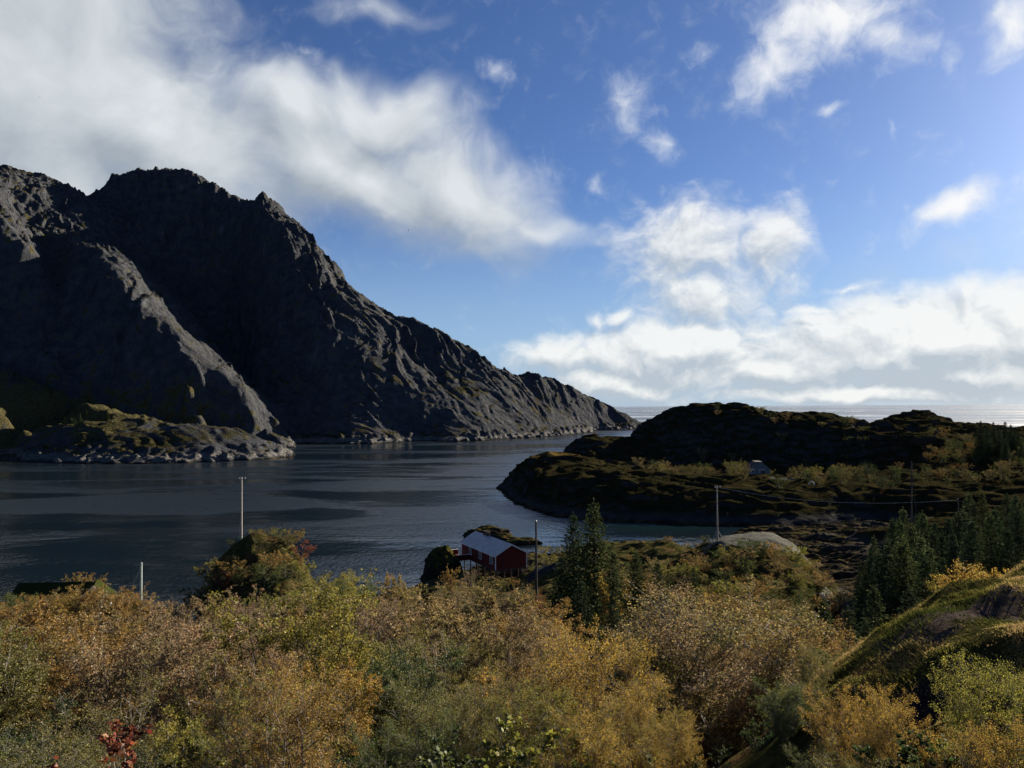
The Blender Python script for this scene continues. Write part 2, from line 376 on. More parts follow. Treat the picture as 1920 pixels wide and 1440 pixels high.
# ------------------------------------------------------------------ water
R = 30000.0
wt_o = mesh_np('water', np.array([(-R, -400, 0), (R, -400, 0), (R, R, 0), (-R, R, 0)]), np.array([[0, 1, 2, 3]]), m_water); structure(wt_o)

# ------------------------------------------------------------------ mountain across the fjord
def L(*p): return [P(*q) for q in p]
def shore(pts, z=0.3): return [W(px, py, z) for px, py in pts]
def off(line, dx, dy, z):
    return [np.array([p[0] + dx, p[1] + dy, z]) for p in line]
def shift(line, dx, dy, dz): return [np.asarray(p) + np.array([dx, dy, dz]) for p in line]

sky_a = L((-420, 350, 1150), (-150, 338, 1140), (0, 334, 1100), (40, 344, 1095), (75, 335, 1090), (110, 342, 1080), (135, 360, 1085), (155, 382, 1090), (178, 384, 1095),
          (190, 358, 1120), (215, 325, 1130), (250, 316, 1130), (290, 312, 1130), (350, 322, 1120), (390, 350, 1110), (430, 370, 1100), (457, 378, 1090), (475, 362, 1060),
          (500, 382, 1055), (535, 412, 1050), (575, 440, 1045), (610, 482, 1040), (640, 530, 1035), (670, 550, 1040), (705, 578, 1040), (740, 603, 1040),
          (775, 600, 1010), (850, 638, 1010), (900, 668, 1015), (930, 692, 1025))
sky_b = L((945, 694, 1120), (985, 697, 1140), (1030, 714, 1160), (1090, 742, 1190), (1150, 766, 1225), (1192, 786, 1262), (1206, 803, 1275))
sh_l = shore([(-300, 870), (-100, 858), (0, 852), (60, 848), (130, 843), (180, 838), (250, 838), (330, 838), (440, 836), (510, 834)])
sh_r = shore([(528, 830), (600, 832), (700, 832), (790, 827), (860, 828), (930, 824), (1000, 820), (1060, 816), (1108, 811)])
sh_rr = shore([(1122, 806), (1160, 806), (1200, 804), (1225, 802)])
R1 = L((480, 385, 1040), (530, 470, 985), (560, 560, 945), (600, 640, 900), (625, 700, 870))
gul1 = L((430, 420, 1105), (425, 560, 1060), (450, 680, 970), (520, 760, 850))
bowl = L((240, 400, 1085), (300, 400, 1080), (350, 420, 1075), (320, 480, 1070), (380, 560, 1045), (400, 640, 1000), (440, 730, 900))
R2 = L((140, 440, 900), (178, 478, 840), (232, 525, 810), (296, 620, 775), (335, 700, 745), (370, 760, 718), (400, 806, 688))
R2r = L((225, 490, 850), (300, 578, 822), (365, 652, 795), (440, 724, 755), (495, 782, 722), (518, 808, 700))
R3 = L((130, 350, 1040), (180, 430, 980), (240, 498, 930), (300, 548, 900), (350, 600, 880))
R4 = L((-250, 300, 900), (-100, 330, 880), (0, 405, 825), (40, 445, 812), (76, 505, 798), (96, 600, 792), (125, 690, 768), (150, 742, 735))
g34 = L((50, 415, 930), (80, 470, 880), (115, 560, 820), (150, 620, 795), (190, 690, 765), (240, 752, 730))
face4 = L((-120, 480, 815), (-60, 500, 800), (0, 520, 790), (30, 555, 784), (60, 620, 775), (0, 640, 770), (70, 700, 748))
face4b = L((50, 530, 802), (68, 585, 790), (88, 640, 775), (112, 700, 745))
foot = L((200, 775, 680), (280, 785, 680), (350, 797, 670)) + L((130, 754, 708), (60, 728, 735), (0, 692, 752))
vR2 = L((260, 500, 1010), (330, 560, 1000), (420, 680, 900), (500, 760, 820), (535, 805, 760))
fore = L((-150, 640, 760), (0, 684, 722), (60, 722, 700), (120, 748, 672), (200, 766, 645), (300, 777, 625), (400, 803, 605), (440, 802, 598), (500, 824, 590))
fore2 = L((-100, 755, 660), (0, 772, 632), (80, 792, 612), (200, 790, 600), (300, 805, 597))
frontA = L((580, 645, 900), (640, 680, 885), (700, 715, 870), (720, 760, 850), (740, 800, 830))
frontA2 = L((600, 780, 820), (660, 790, 812))
midA = L((760, 660, 955), (850, 700, 960), (930, 722, 975), (1000, 752, 1000), (1060, 782, 1035), (1100, 803, 1085))
midA2 = L((800, 740, 885), (880, 770, 880), (960, 785, 925))
midB = L((1000, 760, 1090), (1080, 780, 1135), (1150, 792, 1210))
gulB = L((940, 720, 1060), (1010, 760, 1060), (1080, 795, 1095), (1115, 806, 1160))
behind = [shift(sky_a, 0, 110, -70), shift(sky_a, 0, 330, -190), shift(sky_b, 30, 90, -30), shift(sky_b, 60, 260, -60)]
mount_lines = [sky_a, sky_b, sh_l, sh_r, sh_rr, R1, gul1, bowl, R2, R2r, R3, R4, g34, vR2, foot, face4, face4b, fore, fore2, frontA, frontA2, midA, midA2, midB, gulB,
               off(sh_l, 0, -30, -9), off(sh_r, 10, -35, -12), off(sh_rr, 0, -35, -10), off(sh_l, 0, -90, -20), off(sh_r, 20, -110, -25),
               [(300, 1150, -12), (350, 1300, -15), (350, 1500, -18)], [(-1000, 600, 60), (-1000, 900, 260)], [(-150, 480, -25), (100, 700, -25)]] + behind
def mount_detail(X, Y, B):
    # vertical gullies on steep faces, blocky outcrops everywhere
    wx = fbm(X / 90, Y / 90, 3, .5, 3) * 22; wy = fbm(X / 90, Y / 90, 3, .5, 9) * 22
    amp = np.clip((B + 2) / 70, 0, 1)
    gy, gx = np.gradient(B, 1.6)
    slope = np.clip(np.hypot(gx, gy), 0, 1.6)
    ca = (X + wx + Y + wy) * .707; al = (X + wx - Y - wy) * .707      # across and along the fall line of the slabs
    n = ridged(ca / 62, al / 190, 6, 0.5, 11) * 9 * amp * (0.3 + 0.5 * slope)
    n += fbm(ca / 17, al / 60, 5, 0.5, 21) * 2.2 * (0.25 + amp)
    n += ((ridged(X / 17, Y / 17, 4, .6, 71) - .35) * 4.0 + fbm(X / 6, Y / 6, 3, .6, 75) * 1.6) * sstep(B, 110, 240)
    n += np.maximum(ridged(ca / 34, al / 90, 5, .55, 81) - .45, 0) * 10 * amp * (0.3 + slope)      # sharp-edged ribs
    q = np.clip((B + 4) / 10, 0, 1)
    n += ridged(ca / 9, al / 26, 4, 0.55, 31) * 1.5 * q
    n -= 3.5 * sstep(B, 20, 160)
    Z = B + n - 1.5 * (1 - amp)
    # rounded skerries and boulders along the lit foreland
    low = np.clip(1 - np.abs(B - 4) / 9, 0, 1)
    Z += low * np.clip(fbm(X / 9, Y / 9, 3, .5, 41), -.1, 1) * 6
    return Z
mount = Terrain(mount_lines, -1000, 360, 500, 1480, 1.6, 8.0, 20.0, mount_detail, 0.025)
def mshift(X, Y, Z):
    return fbm(X / 18 + Z / 14, Y / 18, 4, .5, 51) * 1.4, fbm(X / 18, Y / 18 + Z / 14, 4, .5, 61) * 1.4
mo = structure(mount.mesh('hills', m_mount, mshift, floor=-4))

# ------------------------------------------------------------------ headland opposite
h_sh = shore([(938, 912), (945, 925), (960, 938), (1000, 956), (1060, 970), (1130, 976), (1200, 978), (1300, 982), (1400, 985), (1480, 990), (1560, 985), (1640, 975)], 0.2)
h_tip = shore([(944, 908), (952, 890)], 0.2)
h_c1 = L((955, 888, 342), (985, 862, 352), (1015, 848, 360), (1060, 854, 356), (1130, 868, 345), (1180, 868, 340), (1215, 882, 330), (1230, 905, 318))
h_c1f = L((958, 897, 338), (1015, 897, 296), (1100, 902, 274), (1180, 908, 262), (1235, 922, 256))
h_c2 = L((1050, 845, 415), (1070, 828, 420), (1100, 817, 425), (1150, 820, 430), (1190, 832, 425))
h_v = L((1040, 862, 392), (1100, 872, 378), (1180, 880, 365), (1230, 890, 350))
h_c3 = L((1195, 800, 455), (1212, 792, 450), (1240, 776, 445), (1262, 765, 440), (1300, 760, 435), (1350, 757, 430), (1385, 760, 428), (1412, 763, 425), (1428, 774, 425), (1500, 775, 425), (1560, 779, 425),
         (1600, 783, 420), (1660, 785, 415), (1700, 790, 400), (1735, 805, 385), (1760, 828, 365), (1790, 845, 350))
h_c3f = L((1230, 840, 415), (1300, 795, 408), (1380, 785, 405), (1500, 796, 403), (1600, 803, 392), (1690, 812, 372), (1740, 840, 350))
h_l1 = L((1240, 880, 380), (1300, 868, 386), (1400, 866, 386), (1500, 868, 384), (1600, 866, 372), (1680, 862, 352), (1730, 868, 330))
h_b = L((1240, 895, 325), (1300, 893, 312), (1400, 893, 302), (1450, 893, 302), (1520, 900, 298), (1600, 905, 290), (1700, 905, 280), (1800, 905, 270), (1900, 900, 260))
h_b2 = L((1260, 926, 256), (1340, 922, 254), (1440, 920, 256), (1520, 928, 252), (1600, 930, 252), (1700, 930, 250), (1800, 940, 235), (1900, 950, 215))
h_f = L((1300, 950, 244), (1400, 950, 243), (1500, 955, 241))
h_far = L((1655, 790, 560), (1680, 777, 555), (1740, 770, 550), (1790, 780, 540), (1840, 792, 520), (1880, 800, 490), (1930, 810, 470), (2050, 800, 450), (2200, 780, 450))
h_rs = L((1800, 860, 350), (1860, 840, 380), (1920, 850, 370), (2050, 840, 340), (2200, 850, 300))
h_is = shore([(1205, 800), (1212, 797)], 0.5)
h_isl = [P(1196, 806, 640), P(1205, 785, 650), P(1216, 778, 650), P(1232, 790, 640)]
head_lines = [h_sh, h_tip, h_c1, h_c1f, h_c2, h_v, h_c3, h_c3f, h_l1, h_b, h_b2, h_f, h_far, h_rs,
              off(h_sh, -3, -14, -3.5), off(h_sh[:9], -5, -40, -8), off(h_tip, -14, 0, -5),
              shift(h_c1[:4], -12, 18, -14), shift(h_c2, -10, 32, -22), shift(h_c3[:8], -10, 55, -34), shift(h_c3[8:], 0, 50, -20), shift(h_far, 0, 40, -18), shift(h_far, 0, 110, -42),
              [(20, 400, -6), (35, 470, -8), (90, 560, -10), (160, 620, -12), (200, 640, -12)], [(-20, 330, -8), (-25, 380, -8)],
              [P(1620, 990, 205), P(1700, 985, 200), P(1780, 970, 195)], [(170, 200, 5), (260, 170, 12), (420, 200, 20)]]
def head_detail(X, Y, B):
    wx = fbm(X / 30, Y / 30, 3, .5, 103) * 9; wy = fbm(X / 30, Y / 30, 3, .5, 109) * 9
    amp = np.clip((B + 1) / 14, 0.06, 1)
    n = ridged((X + wx) / 34, (Y + wy) / 17, 5, 0.48, 111) * 1.5 * amp
    n += fbm((X + wx) / 14, (Y + wy) / 6, 4, 0.5, 121) * 0.45 * amp
    # ice-worn terraces with short risers
    Z = B + n
    t = Z / 3.2 + fbm(X / 40, Y / 40, 3, .5, 131) * 1.5
    Zt = Z + 0.55 * np.sin(t * 2 * np.pi) * np.clip((B - 2) / 6, 0, 1)
    return Zt
head = Terrain(head_lines, -45, 470, 170, 690, 1.0, 5.0, 11.0, head_detail, 0.01)
def hshift(X, Y, Z): return fbm(X / 6 + Z / 4, Y / 6, 4, .6, 151) * 1.3, fbm(X / 6, Y / 6 + Z / 4, 4, .6, 161) * 1.3
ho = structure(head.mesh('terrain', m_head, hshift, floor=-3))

# ------------------------------------------------------------------ near hillside
def G(px, D, z):
    d = ray(px, 760); return np.array([d[0] / d[1] * D, D, z])
near_lines = [
    [(0, -14, 36.6), (0, -5, 36.5), (0, 0, 36.4), (0, 2.5, 36.0), (0.5, 5, 34.0), (1, 9, 30.5)],
    [(-15, -14, 36.4), (-15, 0, 35.0), (-16, 8, 29)], [(-60, -14, 33), (-60, 5, 27)], [(-160, -14, 28), (-160, 20, 18), (-165, 80, 4), (-165, 120, -4)],
    [(18, -14, 37.4), (16, -2, 37.2), (14, 4, 36.6)], [(60, -14, 40), (50, 10, 38)], [(220, -14, 50), (220, 60, 36), (220, 120, 24), (230, 200, 18)],
    # left slope
    [G(0, 18, 25.5), G(0, 30, 20), G(0, 50, 14.5), G(0, 75, 11), G(0, 100, 8.8), G(0, 112, 7.5), G(0, 128, 2), G(0, 140, -2), G(0, 165, -8)],
    [G(180, 85, 9.6), G(180, 100, 8.6), G(190, 112, 6.5)], [G(300, 18, 26), G(300, 30, 20.5), G(300, 50, 14), G(300, 75, 9.5), G(300, 100, 6), G(300, 118, 1), G(300, 130, -3), G(300, 165, -8)],
    [G(520, 18, 27), G(540, 26, 24.5), G(520, 36, 20), G(520, 55, 14), G(520, 80, 10), G(520, 98, 10)],
    [G(640, 17, 28.5), G(640, 25, 26.3), G(650, 32, 22), G(650, 45, 17), G(650, 65, 12.5), G(660, 90, 9), G(660, 120, 5), G(660, 140, 1.5), G(660, 150, -2), G(650, 175, -7)],
    # knoll with the pole
    [G(380, 112, 9), G(400, 113, 14.5), G(440, 116, 17.2), G(500, 117, 17.8), G(555, 117, 16.8), G(590, 117, 11), G(625, 118, 6.5)],
    [G(400, 104, 9), G(470, 103, 12.5), G(540, 103, 13), G(590, 103, 9)],
    [G(350, 112, 0), G(380, 126, -2), G(450, 131, -2), G(540, 133, -2), G(600, 134, -1)],
    # middle, falling to the cabin
    [G(850, 14, 29.5), G(850, 25, 22), G(850, 40, 17), G(850, 65, 12.5), G(850, 95, 9), G(850, 120, 6.5), G(850, 137, 4.6), G(840, 150, 3.5), G(820, 168, 1.2), G(815, 176, -2)],
    [G(760, 120, 5.5), G(740, 140, 3), G(740, 150, 0.5), G(735, 158, -2), G(740, 185, -8)],
    [G(960, 14, 30), G(980, 30, 21), G(980, 60, 14), G(980, 90, 11), G(980, 115, 8.5), G(970, 135, 4.5), G(960, 150, 2.2), G(930, 175, 1.2), G(910, 188, -1.5), G(900, 215, -6)],
    [G(1040, 130, 9.0), G(1040, 142, 8.5), G(1045, 155, 4.5), G(1050, 175, 3.2), G(1050, 188, 1.2), G(1050, 196, -1.5), G(1040, 215, -4)],
    # around the big spruces and the shrub peninsula
    [G(1120, 14, 30.5), G(1120, 30, 21), G(1120, 55, 13.5), G(1120, 85, 9.5), G(1110, 110, 9), G(1110, 140, 7), G(1110, 170, 4.5), G(1110, 190, 2.5), G(1100, 200, -2)],
    [G(1250, 14, 30.5), G(1250, 30, 21.5), G(1250, 55, 14), G(1250, 80, 12), G(1250, 110, 11.5), G(1250, 140, 9), G(1230, 172, 6), G(1230, 190, 3.5), G(1230, 200, -2), G(1230, 220, -5)],
    [G(1380, 14, 31), G(1380, 28, 23), G(1380, 50, 15), G(1380, 75, 13), G(1380, 100, 13.5), G(1380, 122, 15.0), G(1380, 131, 15.4), G(1380, 142, 11), G(1380, 160, 4), G(1380, 172, -.5), G(1380, 200, -1)],
    [G(1340, 125, 14.6), G(1400, 128, 15.6), G(1450, 130, 15.6), G(1490, 126, 14.4), G(1530, 120, 12.6), G(1560, 112, 10.6), G(1590, 103, 9.6)],
    [G(1430, 100, 13), G(1500, 96, 11), G(1560, 92, 9)],
    [G(1500, 140, 8), G(1560, 130, 4), G(1600, 118, 1.5), G(1640, 108, 1)], [G(1500, 158, 1.0), G(1580, 142, 1.0), G(1640, 130, 1.1)],
    [G(1500, 30, 24), G(1500, 50, 15), G(1500, 75, 11)],
    # ravine and spruce stand on the right
    [G(1620, 28, 23), G(1640, 50, 12), G(1650, 80, 7.5), G(1700, 95, 6), G(1720, 120, 4)],
    [G(1800, 35, 22), G(1800, 60, 13), G(1800, 90, 10), G(1800, 120, 7), G(1780, 160, 3), G(1760, 190, 2)],
    [G(1950, 40, 26), G(1950, 70, 18), G(1950, 110, 14), G(1950, 160, 9), G(1950, 220, 8)],
    # tidal flats
    [W(1400, 990, .3), W(1480, 992, .9), W(1560, 1000, .9), W(1640, 995, 1.2), W(1720, 990, 1.6)], [W(1500, 1020, .8), W(1600, 1022, .9), W(1660, 1020, .9), W(1740, 1010, 1.8)], [W(1540, 1050, 1.0), W(1600, 1065, 1.0), W(1620, 1085, 1.0), W(1680, 1050, 1.2)],
    # grassy bank on the right
    [P(1545, 1262, 13.2), P(1585, 1215, 14.5), P(1650, 1192, 15.5), P(1700, 1160, 18), P(1770, 1138, 20), P(1850, 1118, 22), P(1920, 1108, 24), P(2050, 1090, 27)],
    [P(1560, 1290, 12), P(1640, 1262, 11.8), P(1700, 1245, 11.8), P(1800, 1225, 11.5), P(1920, 1200, 11.5), P(2050, 1180, 12)],
    [P(1640, 1330, 10.6), P(1710, 1330, 9.8), P(1790, 1310, 9.2), P(1850, 1280, 9.0), P(1920, 1270, 8.8)],
    [P(1560, 1400, 9.6) - np.array([0, 0, 1.9]), P(1680, 1400, 8.4) - np.array([0, 0, 1.9]), P(1800, 1400, 7.4) - np.array([0, 0, 1.3]), P(1920, 1400, 6.6) - np.array([0, 0, 1])],
    [P(1500, 1330, 14) - np.array([0, 0, 3]), P(1440, 1420, 13) - np.array([0, 0, 2.5])],
    [P(1620, 1215, 18.5) - np.array([0, 0, 3.5]), P(1720, 1180, 22) - np.array([0, 0, 4]), P(1820, 1150, 25.5) - np.array([0, 0, 4]), P(1920, 1130, 28) - np.array([0, 0, 3])],
]
def near_detail(X, Y, B):
    d = np.hypot(X, Y)
    amp = sstep(d, 2, 14)
    n = fbm(X / 14, Y / 14, 4, .5, 203) * 1.3 * sstep(d, 25, 50) + fbm(X / 3.2, Y / 3.2, 4, .5, 213) * 0.32 * amp
    n += np.abs(fbm(X / 1.1, Y / 1.1, 3, .5, 223)) * 0.14 * amp
    bk = sstep(X, 3.5, 7) * sstep(Y, 4, 7) * (1 - sstep(Y, 30, 40))
    n += bk * (np.abs(fbm(X / 1.6, Y / 1.6, 4, .55, 253)) * .20 - .04 + fbm(X / 2.4 , Y / 2.0, 3, .5, 263) * .10)
    Z = B + n
    # smooth bare rock hump keeps its roundness
    c = G(1440, 127, 0); k = np.exp(-(((X - c[0]) / 13) ** 2 + ((Y - c[1]) / 12) ** 2))
    Z = Z * (1 - 0.8 * k) + 0.8 * k * (B + 0.3 * fbm(X / 7, Y / 4, 3, .5, 233))
    # the eroded hollow in the bank
    p = P(1738, 1262, 10.6); k = np.exp(-(((X - p[0]) / 1.15) ** 2 + ((Y - p[1]) / 0.8) ** 2)); Z -= 0.75 * k
    # low ledges on the tidal flats
    fl = np.clip(1 - np.abs(B - 0.3) / 2.2, 0, 1) * sstep(Y, 150, 165)
    Z += fl * (ridged(X / 16, Y / 5, 4, .55, 243) - 0.25) * 1.5
    return Z
near = Terrain(near_lines, -165, 225, -12, 232, 0.4, 1.5, 4.0, near_detail, 0.004)
no = structure(near.mesh('ground', m_ground, None, floor=-2))
#--STAGE2
# ------------------------------------------------------------------ foliage materials
def leaf_mat(name, trans=0.35, gloss=0.10, rough=0.45, hue=0.5):
    m = bpy.data.materials.new(name); m.use_nodes = True
    nt = NT(m.node_tree); nt.N.clear()
    oi = nt.n('ShaderNodeObjectInfo'); at = nt.n('ShaderNodeAttribute', attribute_name='var')
    v = at.outputs['Fac']
    hs = nt.n('ShaderNodeHueSaturation')
    tcv = nt.n('ShaderNodeNewGeometry').outputs['Position']; cl = nt.noise(tcv, .55, 3, .55)
    nt.L.new(nt.mix(nt.ss(cl, .50, .68, 0, .6 * hue * 2), oi.outputs['Color'], (0.085, 0.098, 0.022) if hue > .3 else (.03, .05, .02)), hs.inputs['Color'])
    nt.L.new(nt.ss(v, 0, 1, 0.5 - 0.045 * hue, 0.5 + 0.05 * hue, 'LINEAR'), hs.inputs['Hue'])
    vv = nt.m('FRACT', nt.m('MULTIPLY', v, 17.3)); nt.L.new(nt.ss(vv, 0, 1, 0.30, 1.85, 'LINEAR'), hs.inputs['Value'])
    c = hs.outputs[0]
    d = nt.n('ShaderNodeBsdfDiffuse'); nt.L.new(c, d.inputs[0])
    t = nt.n('ShaderNodeBsdfTranslucent'); nt.L.new(c, t.inputs[0])
    g = nt.n('ShaderNodeBsdfGlossy'); g.inputs['Roughness'].default_value = rough; g.inputs[0].default_value = (.8, .8, .75, 1)
    m1 = nt.n('ShaderNodeMixShader'); m1.inputs[0].default_value = trans; nt.L.new(d.outputs[0], m1.inputs[1]); nt.L.new(t.outputs[0], m1.inputs[2])
    m2 = nt.n('ShaderNodeMixShader'); m2.inputs[0].default_value = gloss; nt.L.new(m1.outputs[0], m2.inputs[1]); nt.L.new(g.outputs[0], m2.inputs[2])
    o = nt.n('ShaderNodeOutputMaterial'); nt.L.new(m2.outputs[0], o.inputs[0])
    return m
m_leaf = leaf_mat('birch_leaves', 0.42, 0.022, .55)
m_needle = leaf_mat('spruce_needles', 0.18, 0.004, hue=0.25)
m_grass = None
def simple(name, col, rough=0.8, spec=0.2, nz=0.25, scale=8.0, metal=0.0, bumpd=0.0):
    m, nt, b, o = new_mat(name)
    tc = nt.n('ShaderNodeTexCoord').outputs['Object']
    n = nt.noise(tc, scale, 5, 0.6)
    nt.L.new(nt.mix(nt.ss(n, 0.3, 0.7), [x * (1 - nz) for x in col], [x * (1 + nz) for x in col]), b.inputs['Base Color'])
    b.inputs['Roughness'].default_value = rough; b.inputs['Specular IOR Level'].default_value = spec; b.inputs['Metallic'].default_value = metal
    if bumpd: bump(nt, b, n, 1.0, bumpd)
    return m
m_bark = simple('birch_bark', (0.17, 0.15, 0.13), 0.8, 0.2, 0.5, 3)
m_sbark = simple('spruce_bark', (0.045, 0.036, 0.028), 0.9, 0.1, 0.4, 6)

# ------------------------------------------------------------------ foliage geometry
def tubes(p0, p1, r0, r1, n=4):
    """tapered prisms between arrays of points"""
    d = p1 - p0; ln = np.linalg.norm(d, axis=1, keepdims=True) + 1e-9; d = d / ln
    ref = np.where(np.abs(d[:, 2:3]) > 0.9, np.array([[1.0, 0, 0]]), np.array([[0, 0, 1.0]]))
    a = np.cross(d, ref); a /= np.linalg.norm(a, axis=1, keepdims=True); b = np.cross(d, a)
    V = []
    for k in range(n):
        t = 2 * math.pi * k / n; e = a * math.cos(t) + b * math.sin(t)
        V.append(p0 + e * r0[:, None]); V.append(p1 + e * r1[:, None])
    V = np.stack(V, 1)                                   # m, 2n, 3
    m = len(p0); base = (np.arange(m) * 2 * n)[:, None]
    Fs = [np.concatenate([base + 2 * k, base + 2 * ((k + 1) % n), base + 2 * ((k + 1) % n) + 1, base + 2 * k + 1], 1) for k in range(n)]
    return V.reshape(-1, 3), np.concatenate(Fs, 0)
def leaves(c, a, b, rng, up=0.0):
    m = len(c)
    n = rng.normal(size=(m, 3)); n[:, 2] += up; n /= np.linalg.norm(n, axis=1, keepdims=True)
    r = rng.normal(size=(m, 3)); u = np.cross(n, r); u /= np.linalg.norm(u, axis=1, keepdims=True); v = np.cross(n, u)
    s = rng.uniform(0.7, 1.3, (m, 1))
    V = np.stack([c - u * a * s, c - v * b * s, c + u * a * s, c + v * b * s], 1).reshape(-1, 3)
    return V, np.arange(4 * m).reshape(m, 4)
def birch_proto(seed, h=6.0, stems=3, lean=0.25, nleaf=14000, lsize=0.035, first=0.18, bl=0.36, nb=16, twig=7, sides=4, up=0.9):
    rng = np.random.default_rng(seed)
    S0, S1, R0, R1_ = [], [], [], []; lp = []
    def seg(a, b, r, q): S0.append(a); S1.append(b); R0.append(r); R1_.append(q)
    for s in range(stems):
        ang = 2 * math.pi * s / stems + rng.uniform(-.5, .5); ln = lean * rng.uniform(0.4, 1.2) * (0 if stems == 1 else 1)
        hh = h * rng.uniform(0.82, 1.0); p = np.array([math.cos(ang), math.sin(ang), 0]) * 0.08
        pts = [p]; dr = np.array([math.cos(ang) * ln, math.sin(ang) * ln, 1.0])
        K = 8
        for k in range(K):
            dr = dr + rng.normal(size=3) * [0.09, 0.09, 0.0]; dr[:2] *= 0.93
            pts.append(pts[-1] + dr / np.linalg.norm(dr) * hh / K)
        r = h * 0.0125
        for k in range(K): seg(pts[k], pts[k + 1], r * (1 - k / K * 0.86), r * (1 - (k + 1) / K * 0.86))
        for j in range(nb):
            t = first + (1 - first) * (j + rng.uniform()) / nb; f = t * K; k = min(int(f), K - 1); q = pts[k] + (pts[k + 1] - pts[k]) * (f - k)
            aa = rng.uniform(0, 2 * math.pi) if stems == 1 else ang + rng.normal() * 1.2
            L_ = h * bl * (0.35 + 0.75 * math.sin(math.pi * min(1, (0.12 + 0.88 * (1 - t)) ** 0.8))) * rng.uniform(0.6, 1.1)
            bd = np.array([math.cos(aa), math.sin(aa), up * rng.uniform(0.5, 1.3)]); bd /= np.linalg.norm(bd)
            bp = [q]
            for i in range(4):
                bd = bd + np.array([0, 0, 0.10]) + rng.normal(size=3) * 0.12; bd /= np.linalg.norm(bd); bp.append(bp[-1] + bd * L_ / 4)
            br = r * 0.42 * (1 - t * 0.6)
            for i in range(4): seg(bp[i], bp[i + 1], br * (1 - i * .22), br * (1 - (i + 1) * .22))
            for w in range(twig):
                f = rng.uniform(0.8, 4.0); i = min(int(f), 3); o = bp[i] + (bp[i + 1] - bp[i]) * (f - i)
                td = bd * 0.5 + rng.normal(size=3) * 0.55 + np.array([0, 0, 0.35]); td /= np.linalg.norm(td)
                tl = h * 0.10 * rng.uniform(0.5, 1.3); o2 = o + td * tl
                seg(o, o2, br * 0.3 + 0.002, 0.003)
                lp.append((o, o2))
                for z in range(2):
                    td2 = td + rng.normal(size=3) * 0.6; td2 /= np.linalg.norm(td2); o3 = o + (o2 - o) * rng.uniform(.3, 1) ; o4 = o3 + td2 * tl * 0.7
                    seg(o3, o4, 0.005, 0.002); lp.append((o3, o4))
    tv, tf = tubes(np.array(S0), np.array(S1), np.array(R0), np.array(R1_), sides)
    lp0 = np.array([x[0] for x in lp]); lp1 = np.array([x[1] for x in lp])
    dens = rng.uniform(0.05, 1, len(lp)) ** 2.2; dens /= dens.sum()
    i = rng.choice(len(lp), nleaf, p=dens); t = rng.uniform(0.1, 1.05, (nleaf, 1))
    c = lp0[i] + (lp1[i] - lp0[i]) * t + rng.normal(size=(nleaf, 3)) * 0.011 * h
    lv, lf = leaves(c, lsize, lsize * 0.72, rng, 0.3)
    top = np.percentile(lv[:, 2], 99.7)
    return (tv, tf, lv, lf, rng.uniform(size=len(lf)), top)
